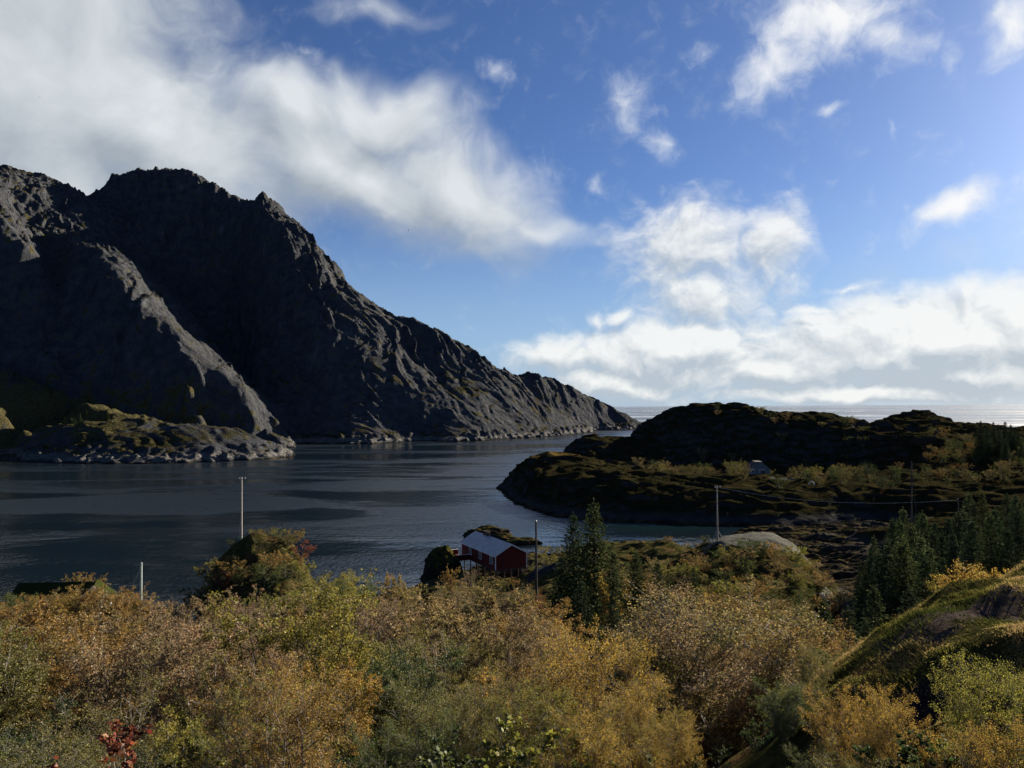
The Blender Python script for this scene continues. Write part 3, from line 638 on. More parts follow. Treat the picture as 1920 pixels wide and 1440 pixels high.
def spruce_proto(seed, H=12.0, wid=0.22, rings=34, nb=8, sag=0.30, dens=1.0):
    rng = np.random.default_rng(seed); q0, q1, qr = [], [], []; S0, S1, R0, R1_ = [], [], [], []
    K = 10
    for k in range(K):
        S0.append(np.array([0, 0, H * k / K])); S1.append(np.array([0, 0, H * (k + 1) / K])); R0.append(H * .014 * (1 - k / K)); R1_.append(H * .014 * (1 - (k + 1) / K) + .004)
    for j in range(rings):
        t = 0.03 + 0.95 * (j / rings) ** 0.92
        Lb = H * wid * ((1 - t) ** 1.0) * rng.uniform(0.85, 1.1) + 0.12
        for b in range(nb):
            a = 2 * math.pi * (b + rng.uniform(-.25, .25)) / nb + j * 0.7; l = Lb * rng.uniform(0.65, 1.15)
            d = np.array([math.cos(a), math.sin(a), 0.0]); side = np.array([-d[1], d[0], 0]); z0 = H * t + rng.uniform(-.5, .5) * H / rings
            n = 6; pts = []
            for i in range(n + 1):
                f = i / n; pts.append(d * l * f + np.array([0, 0, z0 + l * (0.10 * f - sag * f + 0.28 * f * f + (0.35 * t * f))]))
            for i in range(n):
                S0.append(pts[i]); S1.append(pts[i + 1]); R0.append(.02 * (1 - i / n) + .004); R1_.append(.02 * (1 - (i + 1) / n) + .003)
            nt_ = max(4, int(l * 7 * dens))
            for w in range(nt_):
                f = rng.uniform(0.12, 1.0); i = min(int(f * n), n - 1); o = pts[i] + (pts[i + 1] - pts[i]) * (f * n - i)
                sd = side * rng.choice([-1, 1]) * rng.uniform(0.5, 1.0) + d * rng.uniform(0.4, 0.9) + np.array([0, 0, rng.uniform(-0.55, 0.12)])
                sd /= np.linalg.norm(sd); tl = (0.16 + 0.32 * l * (1 - f * 0.65) * 0.6) * rng.uniform(0.6, 1.2)
                q0.append(o); q1.append(o + sd * tl); qr.append(0.060 + 0.04 * tl)
            q0.append(pts[-2]); q1.append(pts[-1] + d * 0.12); qr.append(0.05)
    for k in range(14):
        z = H * (0.95 + 0.05 * k / 14); a = rng.uniform(0, 6.28); q0.append(np.array([0, 0, z])); q1.append(np.array([math.cos(a) * .14, math.sin(a) * .14, z + .16])); qr.append(.03)
    q0 = np.array(q0); q1 = np.array(q1); qr = np.array(qr)
    d = q1 - q0; m = len(q0); Vs, Fs = [], []
    for rep in range(2):
        r = rng.normal(size=(m, 3)); r[:, 2] *= (0.5 if rep == 0 else 2.0); s = np.cross(d, r); s /= (np.linalg.norm(s, axis=1, keepdims=True) + 1e-9); s *= qr[:, None]
        V = np.stack([q0 - s * .5, q0 + d * .55 - s, q1, q0 + d * .45 + s], 1).reshape(-1, 3); Vs.append(V); Fs.append(np.arange(4 * m).reshape(m, 4) + 4 * m * rep)
    # ragged needle flecks that break the outline of every twig
    k = rng.integers(0, m, int(m * 0.9)); c = q0[k] + d[k] * rng.uniform(.2, 1.1, (len(k), 1)) + rng.normal(size=(len(k), 3)) * .05
    lv, lf = leaves(c, 0.085, 0.028, rng); Vs.append(lv); Fs.append(lf + 8 * m)
    tv, tf = tubes(np.array(S0), np.array(S1), np.array(R0), np.array(R1_), 4)
    V = np.concatenate(Vs); Fc = np.concatenate(Fs)
    return (tv, tf, V, Fc, rng.uniform(size=len(Fc)), H)

class Plant:
    """one kind of plant; the first use builds the meshes, each use is a tree of its own with trunk and crown"""
    def __init__(s, kind, data, leafmat, barkmat, crown='crown', trunk='trunk'):
        s.kind = kind; s.top = data[5]; s.cn = crown; s.tn = trunk
        tv, tf, lv, lf, var, _ = data
        s.t = mesh_np(trunk, tv, tf, barkmat); s.c = mesh_np(crown, lv, lf, leafmat, attr=var)
        for o in (s.t, s.c): COL.objects.unlink(o)
        s.rx = np.percentile(np.hypot(lv[:, 0], lv[:, 1]), 95)
    def put(s, loc, h, colr, label, cat, group=None, rot=None, wide=1.0):
        k = h / s.top
        e = bpy.data.objects.new(s.kind, None); COL.objects.link(e); e.location = loc; e.empty_display_size = 0.3
        e.rotation_euler = (0, 0, random.uniform(0, 6.28) if rot is None else rot); e.scale = (k * wide, k * wide, k)
        e['label'] = label; e['category'] = cat
        if group: e['group'] = group
        for o in (s.t, s.c):
            c = o.copy(); COL.objects.link(c); c.parent = e
            c.color = (*colr, 1)
        return e
random.seed(5)
def proj(p):
    d = np.asarray(p, float) - CAM; k = d @ _f
    return 960 + F * (d @ _r) / k, 720 - F * (d @ _u) / k
def jit(c, s=0.16):
    k = 1 + random.uniform(-s, s); return tuple(max(0, x * k * (1 + random.uniform(-s, s) * .4)) for x in c)

B_far = [Plant('birch_tree', birch_proto(100 + i, 6, st, .30, 11000, .058, .10, .37, nb, 6, 3), m_leaf, m_bark) for i, (st, nb) in enumerate([(3, 14), (4, 12), (2, 18), (5, 10)])]
B_mid = [Plant('birch_tree', birch_proto(200 + i, 6, st, .30, 30000, .036, .10, .36, nb, 10, 3), m_leaf, m_bark) for i, (st, nb) in enumerate([(3, 15), (4, 13), (2, 20), (5, 11)])]
B_near = [Plant('birch_tree', birch_proto(300 + i, 5, st, .34, 52000, .021, .06, .38, nb, 13, 5), m_leaf, m_bark) for i, (st, nb) in enumerate([(4, 17), (5, 15)])]
S_bush = [Plant('shrub', birch_proto(400 + i, 2.2, 7, .95, 4200, .042, .05, .42, 7, 5, 3, up=.8), m_leaf, m_bark, 'foliage', 'stems') for i in range(3)]
SP = [Plant('spruce_tree', spruce_proto(500 + i, 13, w, r, 8), m_needle, m_sbark) for i, (w, r) in enumerate([(.28, 50), (.30, 46), (.23, 50)])]
# crowns so sparse that twigs show
B_bare = [Plant('birch_tree', birch_proto(600 + i, 6, 4, .30, 4200, .032, .12, .34, 16, 11, 3), m_leaf, simple('pale_birch_twigs', (0.15, 0.11, 0.09), .8, .2, .3, 3)) for i in range(2)]

TAN = (0.220, 0.165, 0.062); RUST = (0.225, 0.138, 0.036); GOLD = (0.280, 0.185, 0.036); OLIVE = (0.135, 0.118, 0.030)
GREEN = (0.080, 0.098, 0.022); LIME = (0.200, 0.180, 0.030); RED = (0.170, 0.050, 0.024); DKG = (0.030, 0.048, 0.013); PINK = (0.220, 0.150, 0.075)
SPG = (0.088, 0.108, 0.042); SPD = (0.052, 0.072, 0.034)
CN = {TAN: 'tan-brown', RUST: 'rust-orange', GOLD: 'golden-leaved', OLIVE: 'olive-brown', GREEN: 'green-leaved', LIME: 'yellow-green', RED: 'red-leaved', DKG: 'dark green', PINK: 'pinkish-brown'}

def at_px(T, px, py, D, minh, maxh):
    """where a plant stands (on terrain T) and how tall it is, from where its top shows"""
    d = ray(px, py); x = d[0] / d[1] * D; top = CAM[2] + d[2] / d[1] * D; b = T.z(x, D)
    return (x, D, b - 0.05), min(max(top - b, minh), maxh)

# ---- hand-placed foreground birches: px, py of the top, distance, kind, colour, label
heroes = [
 (1132, 1172, 17.5, B_near[0], GOLD, 'tall golden birch left of the ravine, the highest orange crown in the middle foreground', 1.0),
 (1045, 1215, 19, B_near[1], RUST, 'orange-brown birch touching the left side of the tall golden birch', 1.0),
 (1195, 1275, 15, B_near[1], GOLD, 'low golden birch leaning against the right foot of the tall golden birch', 1.1),
 (1255, 1330, 13.5, B_near[0], GOLD, 'bright orange birch at the bottom edge just left of the brown bare-topped birch', 1.0),
 (1110, 1320, 13, B_near[1], GOLD, 'golden birch at the bottom edge below the tall golden birch', 1.1),
 (980, 1300, 14.5, B_near[0], LIME, 'yellow-green birch at the bottom middle, left of the golden birches', 1.1),
 (870, 1285, 16, B_near[1], OLIVE, 'dark olive birch at the bottom, right of the dirt path', 1.1),
 (780, 1330, 15, B_near[0], GREEN, 'dark green young birch at the bottom beside the dirt path', 1.0),
 (1298, 1132, 26, B_near[1], PINK, 'bare-topped pinkish-brown birch, left one of the round group below the spruce ravine', 1.3),
 (1380, 1108, 26, B_near[0], TAN, 'largest brown birch with dark forked stems below the shrubby rock hump', 1.55),
 (1425, 1125, 30, B_near[1], RUST, 'orange-topped birch behind the dark forked brown birch', 1.0),
 (1492, 1190, 27, B_near[0], RUST, 'orange-brown birch on the right edge of the round group, next to the grassy bank', 1.15),
 (70, 1112, 93, B_mid[0], RUST, 'orange birch hiding the left half of the turf-roofed house', 1.3), (128, 1108, 94, B_mid[1], TAN, 'tan birch in front of the right half of the turf-roofed house', 1.2), (158, 1112, 90, B_mid[2], RUST, 'orange birch close to the left of the white gable', 1.0), (188, 1119, 89, B_mid[3], RUST, 'orange birch directly below the white gable', 1.2), (215, 1108, 90, B_mid[0], RUST, 'orange birch hiding the right side of the white-gabled house', 1.2), (240, 1112, 91, B_mid[1], PINK, 'pinkish birch between the white gable and the pale pole', 1.1), (28, 1112, 94, B_mid[3], GREEN, 'green birch at the left end of the turf roof', 1.2), (142, 1074, 110, B_far[0], RUST, 'orange birch crown rising behind the turf roof', .8), (172, 1080, 108, B_far[1], RUST, 'orange birch crown rising behind the white gable', .8), (5, 1128, 92, B_mid[2], TAN, 'tan birch at the left edge of the view below the fjord', 1.2), (95, 1118, 91, B_mid[3], GOLD, 'golden birch in front of the middle of the turf-roofed house', 1.2),
 (1465, 1285, 18, B_near[1], LIME, 'bright yellow-green birch under the brown round group', .75),
 (1240, 1210, 25, B_mid[3], OLIVE, 'slim olive birch beside the grey rocks of the ravine', .8),
 (1605, 1290, 9.6, B_near[1], GOLD, 'golden bushy birch in front of the grassy bank, with whitish glinting leaves', 1.0),
 (1690, 1300, 8.8, B_near[0], GOLD, 'golden birch with a tall bare twig in front of the dark hollow of the bank', .9),
 (1525, 1345, 13, B_near[0], OLIVE, 'olive birch filling the gap left of the golden bushy birch', .9), (1470, 1385, 12, B_near[1], GREEN, 'dark leafy birch at the bottom edge right of the yellow-green birch', 1.3), (1640, 1405, 7.8, B_near[0], OLIVE, 'olive bushy birch at the bottom edge under the golden pair', 1.1), (1565, 1400, 9.5, B_near[1], GREEN, 'green birch at the bottom edge below the golden bushy birch', 1.1),
 (1890, 1225, 7.6, B_near[0], LIME, 'large-leaved yellow-green birch in the lower right corner of the view', .95),
 (1850, 1335, 6.4, B_near[1], GOLD, 'sparse golden birch at the right end of the bottom edge', .8),
 (1775, 1062, 52, B_mid[0], GOLD, 'left one of the two golden birches in front of the spruce stand', 1.0),
 (1838, 1052, 54, B_mid[2], GOLD, 'right one of the two golden birches in front of the spruce stand', 1.0),
 (1893, 1085, 35, B_mid[3], GOLD, 'golden birch rising behind the grassy bank at the right edge', 1.2),
 (1160, 1042, 78, B_far[0], GOLD, 'small bright golden birch squeezed right of the tall pair of spruces', .7),
 (622, 1072, 92, B_mid[0], LIME, 'leafy yellow-green birch on the right flank of the knoll', 1.2),
 (660, 1090, 88, B_mid[1], GREEN, 'darker green birch right of the yellow-green one beside the knoll', 1.1),
 (738, 1070, 118, B_far[2], GOLD, 'lone golden birch standing out against the water left of the cabin', .8),
 (842, 1062, 120, B_far[1], RUST, 'small orange birch in front of the mossy rock beside the red cabin', .7),
 (875, 1068, 112, B_bare[0], PINK, 'twiggy pinkish birch in front of the stilts of the red cabin', .9),
 (1012, 1112, 97, B_far[1], RED, 'small bright red rowan at the foot of the dark pole', .8),
 (985, 1088, 100, B_bare[1], OLIVE, 'sparse twiggy birch just left of the foot of the dark power pole', .8),
]
for px, py, D, pl, c, lab, w in heroes:
    loc, h = at_px(near, px, py, D, 1.0, 9.5)
    pl.put(loc, h, jit(c, .06), lab, 'birch', wide=w)

# ---- the thicket on the slope
PROF = [(-120, 1140), (0, 1128), (60, 1108), (110, 1098), (150, 1088), (200, 1100), (300, 1112), (345, 1128), (400, 1112), (470, 1100), (560, 1092), (620, 1085), (650, 1096), (700, 1092), (735, 1088), (800, 1098), (870, 1088), (950, 1105), (1000, 1118), (1040, 1140), (1090, 1175), (1160, 1210)]
def prof(px): return float(np.interp(px, [p[0] for p in PROF], [p[1] for p in PROF]))
CC = [(80, 1180, RUST), (200, 1130, RUST), (150, 1250, RUST), (280, 1150, PINK), (60, 1230, OLIVE), (30, 1320, DKG), (100, 1340, OLIVE), (300, 1230, TAN), (420, 1170, PINK), (480, 1130, PINK), (400, 1280, LIME),
      (280, 1330, OLIVE), (330, 1390, LIME), (550, 1120, LIME), (520, 1200, PINK), (560, 1250, RUST), (600, 1180, RUST), (610, 1110, LIME), (680, 1130, PINK), (640, 1240, GOLD), (700, 1200, OLIVE), (760, 1130, TAN),
      (820, 1170, TAN), (900, 1110, TAN), (960, 1160, PINK), (900, 1230, OLIVE), (800, 1290, OLIVE), (1010, 1150, RUST), (1030, 1230, GOLD), (480, 1360, GREEN), (440, 1400, GREEN), (560, 1400, LIME), (180, 1400, DKG), (750, 1250, DKG)]
def ccol(px, py):
    best = min(CC, key=lambda q: (q[0] - px) ** 2 + ((q[1] - py) * 1.4) ** 2 + random.uniform(0, 4500)); return best[2]
ZN = [(235, 'below the turf-roofed house'), (400, 'below the slim grey power pole'), (620, 'in front of the rocky knoll'), (800, 'between the knoll and the cabin'), (3000, 'in front of the red cabin')]
RW = [(34, 'nearest the viewer'), (66, 'halfway down the slope'), (200, 'near the shore')]
pts = []; tries = 0
while tries < 9000 and len(pts) < 268:
    tries += 1
    D = random.uniform(15, 124); az_ = random.uniform(-0.78, 0.10); x = az_ * D
    if D > 22 and random.random() > (D / 124) ** 0.7: continue
    px, py0 = proj((x, D, near.z(x, D)))
    if px > 1075 - max(0, (60 - D)) * 3 or px < -140: continue
    zb = near.z(x, D)
    if zb < 1.2: continue
    kn = np.hypot(x - G(490, 117, 0)[0], (D - 116))
    if kn < 12: continue
    if 545 < px < 735 and 20 < D < 31: continue
    if 560 < px < 700 and D <= 20: continue
    if D < 20 and 640 < px: continue
    if 985 < px and D > 95: continue
    if abs(x - P(105, 1089, 104)[0]) < 6.5 and abs(D - 104) < 5 or abs(x - P(179, 1097, 98)[0]) < 3.5 and abs(D - 98) < 5: continue
    if any((x - q[0]) ** 2 + (D - q[1]) ** 2 < (2.9 + D * 0.030) ** 2 for q in pts): continue
    hmax = CAM[2] + ray(px, prof(px) + random.uniform(0, 14))[2] / ray(px, 900)[1] * D - zb
    h = min(random.uniform(6.2, 9.4), hmax)
    if D < 34: h = min(h, random.uniform(3.6, 5.6))
    if h < 2.0: continue
    pts.append((x, D, h, zb, px))
for x, D, h, zb, px in pts:
    _, py = proj((x, D, zb + h)); c = ccol(px, py)
    pool = B_near if D < 22 else (B_mid if D < 62 else B_far)
    if c in (PINK, TAN) and random.random() < 0.55 and D > 22: pool = B_bare
    zn = next(z for m_, z in ZN if px < m_); rw = next(z for m_, z in RW if D < m_)
    random.choice(pool).put((x, D, zb - .05), h, jit(c), '%s birch %s, %s' % (CN[c], rw, zn), 'birch', 'birches of the thicket on the slope', wide=random.uniform(1.05, 1.4))

# ---- green undergrowth below the birches
LOWS = [(40, 1385, 15, DKG), (120, 1410, 14, DKG), (250, 1430, 14, GREEN), (470, 1370, 20, LIME), (520, 1395, 19, GREEN), (560, 1365, 27, LIME), (600, 1340, 31, GREEN), (440, 1420, 15, GREEN), (745, 1345, 24, DKG), (690, 1330, 32, GREEN),
        (350, 1400, 15, OLIVE), (30, 1425, 11, RED), (100, 1432, 11, RED), (820, 1400, 12.5, DKG), (900, 1415, 12, GREEN), (1010, 1400, 12, LIME), (1330, 1400, 13, DKG), (1420, 1385, 13.5, DKG), (1450, 1330, 16, GREEN),
        (1600, 1250, 16, OLIVE), (1560, 1265, 15.5, GREEN), (1200, 1180, 30, OLIVE), (1720, 1390, 8.6, DKG), (1790, 1400, 7.8, DKG), (1480, 1400, 12.5, DKG)]
for i, (px, py, D, c) in enumerate(LOWS):
    loc, h = at_px(near, px, py, D, 0.5, 2.6)
    S_bush[i % 3].put(loc, h, jit(c), '%s low shrub of the undergrowth at the foot of the nearest birches' % CN[c], 'shrub', 'undergrowth shrubs along the bottom of the view', wide=1.2)

# ---- shrubs on the peninsula right of the tall spruces, on the knoll and behind the cabin
n = 0; sp_pts = []
while n < 212:
    D = random.uniform(44, 170) if n % 5 < 2 else random.uniform(84, 122); px = random.uniform(1120, 1640); d = ray(px, 900); x = d[0] / d[1] * D; z = near.z(x, D)
    if z < 3.0: continue
    _, py = proj((x, D, z))
    hc = G(1440, 127, 0); q = ((x - hc[0]) / 12) ** 2 + ((D - hc[1] + 2) / 9) ** 2
    if q < 1: continue
    if px > 1580 and D > 90: continue
    if any((x - a) ** 2 + (D - b) ** 2 < 1.2 + D * .025 for a, b in sp_pts): continue
    sp_pts.append((x, D)); n += 1
    c = random.choice([RUST, RUST, TAN, OLIVE, GREEN, TAN, PINK, LIME] if D > 70 else [OLIVE, GREEN, TAN, LIME])
    if px < 1230 and D < 90: c = random.choice([OLIVE, DKG, GREEN])
    h = random.uniform(1.1, 2.7) * (1.25 if D < 90 else 1)
    if D > 128: h *= .6
    where = 'beside the smooth rock hump' if px > 1330 and D > 90 else ('on the peninsula right of the tall spruce pair' if D > 90 else 'in the dip before the rock hump')
    S_bush[n % 3].put((x, D, z - .1), h, jit(c, .2), '%s shrub %s' % (CN[c], where), 'shrub', 'shrubs on the peninsula', wide=random.uniform(1.1, 1.6))
kn_l = [(395, 1005, 114, LIME), (415, 1008, 116, OLIVE), (435, 1010, 115, GREEN), (480, 992, 117, LIME), (500, 988, 118, OLIVE), (520, 990, 117, LIME), (550, 992, 117, RUST), (565, 1005, 116, RED), (540, 1000, 115, OLIVE),
        (425, 1050, 107, RED), (445, 1045, 106, RUST), (460, 1058, 104, GREEN), (505, 1035, 107, RUST), (540, 1055, 105, DKG), (580, 1045, 106, OLIVE), (400, 1075, 103, GREEN), (590, 1075, 101, OLIVE), (500, 1072, 102, DKG), (380, 1045, 109, GREEN), (560, 1070, 101, LIME)]
kn_l += [(random.uniform(372, 600), random.uniform(1010, 1085), random.uniform(102, 115), random.choice([OLIVE, GREEN, RUST, LIME, DKG])) for _ in range(16)]
for i, (px, py, D, c) in enumerate(kn_l):
    loc, h = at_px(near, px, py, D, 0.9, 3.0)
    S_bush[i % 3].put(loc, h, jit(c), '%s shrub %s the knoll that carries a power pole' % (CN[c], 'on top of' if py < 1015 else 'on the near side of'), 'shrub', 'shrubs on the knoll', wide=1.25)
for i, (px, py, D, c) in enumerate([(1040, 1012, 180, OLIVE), (1055, 1018, 172, LIME), (1010, 1020, 168, OLIVE), (1030, 1022, 165, LIME), (1000, 1026, 160, OLIVE), (1075, 1010, 178, GREEN), (1020, 1012, 186, LIME), (892, 1066, 141, OLIVE), (915, 1072, 139, TAN), (940, 1078, 138, OLIVE), (965, 1074, 139, RUST), (870, 1060, 145, GREEN)]):
    loc, h = at_px(near, px, py, D, 0.8, 2.4)
    S_bush[i % 3].put(loc, h, jit(c), ('%s shrub on the yellow grass behind the red cabin' if D > 150 else '%s shrub in front of the stilts of the red cabin') % CN[c], 'shrub', 'shrubs around the red cabin', wide=1.2)

# ---- spruces
spr = [(1113, 936, 88, 0, SPG, 'tallest spruce, the right one of the pair right of the red cabin', 1.15), (1075, 960, 90, 1, SPD, 'left spruce of the tall pair, darker and slightly shorter', 1.0),
       (1150, 1030, 80, 2, SPG, 'spruce tucked against the right side of the tallest spruce', 1.1), (1052, 1040, 92, 1, SPD, 'low dark spruce at the left foot of the tall pair', 1.0),
       (1192, 1030, 74, 0, SPG, 'spruce right of the small golden birch', 1.0), (1232, 1050, 76, 1, SPD, 'second spruce to the right of the small golden birch', 1.0), (1090, 1085, 74, 1, SPD, 'broad dark spruce in front of the tall pair', 1.2),
       (1150, 1105, 66, 2, SPD, 'dark spruce below the tallest spruce, above the ravine', 1.1), (1205, 1120, 62, 0, SPG, 'green spruce at the top of the rocky ravine', 1.1), (1300, 1060, 82, 1, SPG, 'small spruce among the shrubs right of the tall pair', 1.0),
       (1270, 1108, 64, 2, SPG, 'slender spruce left of the dark boulders', .9), (1498, 1130, 52, 0, SPG, 'light green spruce right of the brown birches', 1.1), (1545, 1120, 50, 2, SPG, 'second light green spruce right of the brown birches', 1.1),
       (1590, 1135, 46, 1, SPD, 'dark spruce just left of the grassy bank', 1.1), (1520, 1170, 42, 1, SPG, 'spruce closest behind the brown birches', 1.1), (1648, 1030, 60, 1, SPD, 'tall dark spruce at the left edge of the dense stand', .9), (1690, 1000, 62, 0, SPG, 'spruce with a clear pointed tip, left front of the dense stand', .9), (1735, 1040, 57, 2, SPD, 'spruce right behind the left golden birch of the stand', 1.0),
       (1640, 1095, 51, 2, SPG, 'low spruce at the left front corner of the dense stand', 1.1), (1705, 1095, 49, 1, SPD, 'wide low spruce in front of the dense stand, left of the golden pair', 1.1), (1622, 1160, 40, 0, SPD, 'dark spruce behind the tip of the grassy bank', 1.1)]
for px, py, D, k, c, lab, w in spr:
    loc, h = at_px(near, px, py, D, 3, 19)
    SP[k].put(loc, h, jit(c, .06), lab, 'spruce', wide=w)
stand = []; tr = 0
while len(stand) < 95 and tr < 4000:
    tr += 1
    px = random.uniform(1612, 2010); D = random.uniform(60, 126)
    d = ray(px, 950); x = d[0] / d[1] * D
    if any((x - q[0]) ** 2 + (D - q[1]) ** 2 < 6.0 for q in stand): continue
    ytop = np.interp(px, [1620, 1660, 1700, 1760, 1800, 1850, 1920, 2000], [1050, 985, 950, 985, 945, 925, 930, 920]) + (128 - D) * 0.9 + random.uniform(-12, 35)
    loc, h = at_px(near, px, ytop - 14, D, 7, 19.5)
    if loc[2] < 1: continue
    stand.append((x, D)); px_, py_ = proj((x, D, loc[2] + h))
    where = 'front row, above the grassy bank' if D < 84 else ('middle rows' if D < 106 else 'back rows by the cove')
    side = 'left half' if px < 1770 else 'right half'
    random.choice(SP).put(loc, h, jit(random.choice([SPG, SPD]), .25), 'spruce of the dense right-hand stand, %s, %s' % (side, where), 'spruce', 'spruces of the dense stand', wide=random.uniform(.85, 1.1))
for i, (px, py, D) in enumerate([(1838, 778, 330), (1850, 790, 322), (1862, 783, 335), (1884, 780, 328), (1895, 792, 318), (1872, 798, 315), (1908, 806, 322), (1925, 812, 330), (1850, 815, 312), (1885, 820, 300), (1915, 830, 300), (1900, 850, 290), (1940, 822, 310)]):
    loc, h = at_px(head, px, py, D, 6, 15)
    SP[i % 3].put(loc, h, jit(SPD), 'dark spruce standing against the sea at the right end of the headland', 'spruce', 'spruces at the right end of the headland', wide=1.1)

# ---- trees and bushes on the headland opposite
B_head = [Plant('deciduous_tree', birch_proto(700 + i, 5, 5, .45, 5200, .075, .05, .42, 8, 6, 3, up=.7), m_leaf, m_bark) for i in range(3)]
n = 0; hp = []
HB = [(1195, 1345, 300, 352, 0.30, 'left of the grey hut on the headland'), (1350, 1700, 300, 350, 0.45, 'on the shaded slope around the grey hut'), (1250, 1700, 372, 415, .4, 'up on the dark main slope of the headland'), (1300, 1720, 258, 300, .4, 'on the low terrace in front of the grey hut'), (1735, 1930, 255, 385, 0.9, 'on the right flank of the headland')]
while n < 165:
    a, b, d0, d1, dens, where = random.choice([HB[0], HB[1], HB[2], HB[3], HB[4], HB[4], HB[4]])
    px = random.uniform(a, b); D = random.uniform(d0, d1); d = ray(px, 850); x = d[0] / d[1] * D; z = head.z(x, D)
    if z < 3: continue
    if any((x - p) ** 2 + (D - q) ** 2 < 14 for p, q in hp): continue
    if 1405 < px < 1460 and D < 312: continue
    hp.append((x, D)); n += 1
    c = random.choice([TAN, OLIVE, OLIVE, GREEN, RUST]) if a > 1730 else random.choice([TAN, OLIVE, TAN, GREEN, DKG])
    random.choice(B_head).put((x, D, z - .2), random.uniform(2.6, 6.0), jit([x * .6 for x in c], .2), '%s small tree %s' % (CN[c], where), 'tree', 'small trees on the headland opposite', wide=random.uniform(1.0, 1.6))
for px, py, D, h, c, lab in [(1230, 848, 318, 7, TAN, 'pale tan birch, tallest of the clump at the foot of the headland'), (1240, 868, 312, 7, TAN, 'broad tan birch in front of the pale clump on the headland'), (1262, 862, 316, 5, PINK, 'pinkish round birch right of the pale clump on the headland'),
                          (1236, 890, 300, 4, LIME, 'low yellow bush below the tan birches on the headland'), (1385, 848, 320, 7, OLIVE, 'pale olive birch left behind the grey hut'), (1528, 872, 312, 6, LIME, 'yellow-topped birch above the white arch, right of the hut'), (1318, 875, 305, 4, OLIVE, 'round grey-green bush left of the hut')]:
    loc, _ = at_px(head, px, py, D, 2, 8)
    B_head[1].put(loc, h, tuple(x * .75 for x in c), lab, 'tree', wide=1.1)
# ---- a few small trees on the sunlit foreland across the fjord
for px, py, D, h in [(128, 745, 672, 7), (163, 752, 655, 5), (203, 750, 645, 8), (234, 752, 645, 8), (340, 775, 620, 7), (330, 776, 622, 5)]:
    d = ray(px, py); x = d[0] / d[1] * D
    SP[1].put((x, D, mount.z(x, D) - .2), h, (0.05, 0.06, 0.018), 'small pale green conifer on the crest of the sunlit foreland', 'tree', 'small conifers on the sunlit foreland', wide=1.3)
for px, py, D, h in [(150, 812, 605, 9), (140, 806, 608, 8), (134, 812, 603, 7), (120, 815, 600, 6)]:
    d = ray(px, py); x = d[0] / d[1] * D
    SP[1].put((x, D, mount.z(x, D) - .2), h, SPD, 'dark conifer in the clump near the far left shore', 'tree', 'dark conifers near the far left shore', wide=1.3)

# ------------------------------------------------------------------ grass on the bank
def grass_patch():
    rng = np.random.default_rng(9); N = 300000
    # more blades where the bank is close
    D = 6 + 24 * rng.uniform(size=N) ** 0.8; pxv = rng.uniform(1520, 2080, N)
    q = rng.uniform(size=N) < .10; D[q] = rng.uniform(18, 29, q.sum()); pxv[q] = rng.uniform(540, 780, q.sum()); x = (pxv - 960) / F * D
    fx = (x - near.xs[0]) / near.res; fy = (D - near.ys[0]) / near.res; i = fx.astype(int); j = fy.astype(int); u = fx - i; v = fy - j; Z = near.Z
    z = (Z[j, i] * (1 - u) + Z[j, i + 1] * u) * (1 - v) + (Z[j + 1, i] * (1 - u) + Z[j + 1, i + 1] * u) * v
    p = P(1738, 1262, 10.6); hol = np.exp(-(((x - p[0]) / 1.3) ** 2 + ((D - p[1]) / 1.0) ** 2))
    p2 = P(1850, 1195, 13.0); bare = np.exp(-(((x - p2[0] - (D - p2[1]) * .3) / 1.7) ** 2 + ((D - p2[1]) / 0.65) ** 2))
    nn = fbm(x / 1.3, D / 1.3, 3, .5, 301); p3 = P(650, 1400, 25.5); bare = np.maximum(bare, np.exp(-(((x - p3[0]) / .9) ** 2 + ((D - p3[1]) / 3) ** 2)))
    keep = (rng.uniform(size=N) > 1.0 * np.maximum(hol, bare)) & (nn > -0.55 + 0.2 * rng.normal(size=N)); x, D, z, nn = x[keep], D[keep], z[keep], nn[keep]
    m = len(x); h = (0.025 + 0.05 * rng.uniform(size=m) ** 1.5) * (1 + 0.9 * np.clip(nn, -.4, 1)); w = 0.006 + 0.004 * rng.uniform(size=m)
    a = rng.uniform(0, 6.28, m); ln = rng.normal(size=(m, 2)) * 0.8 * h[:, None] + np.array([-.25, -.1]) * h[:, None]
    b = np.stack([x, D, z - .015], -1); s = np.stack([np.cos(a) * w, np.sin(a) * w, 0 * w], -1)
    mid = b + np.stack([ln[:, 0] * .35, ln[:, 1] * .35, h * .6], -1); tip = b + np.stack([ln[:, 0], ln[:, 1], h], -1)
    V = np.stack([b - s, b + s, mid + s * .7, tip, mid - s * .7], 1).reshape(-1, 3); base = (np.arange(m) * 5)[:, None]
    Fq = np.concatenate([base + np.array([[0, 1, 2, 4]]), base + np.array([[4, 2, 3, 3]])], 0)
    var = np.clip(0.56 + 0.7 * fbm(x / 2.2, D / 1.4, 3, .5, 311) + rng.normal(size=m) * .12, 0, 1)
    return V, base, var, m
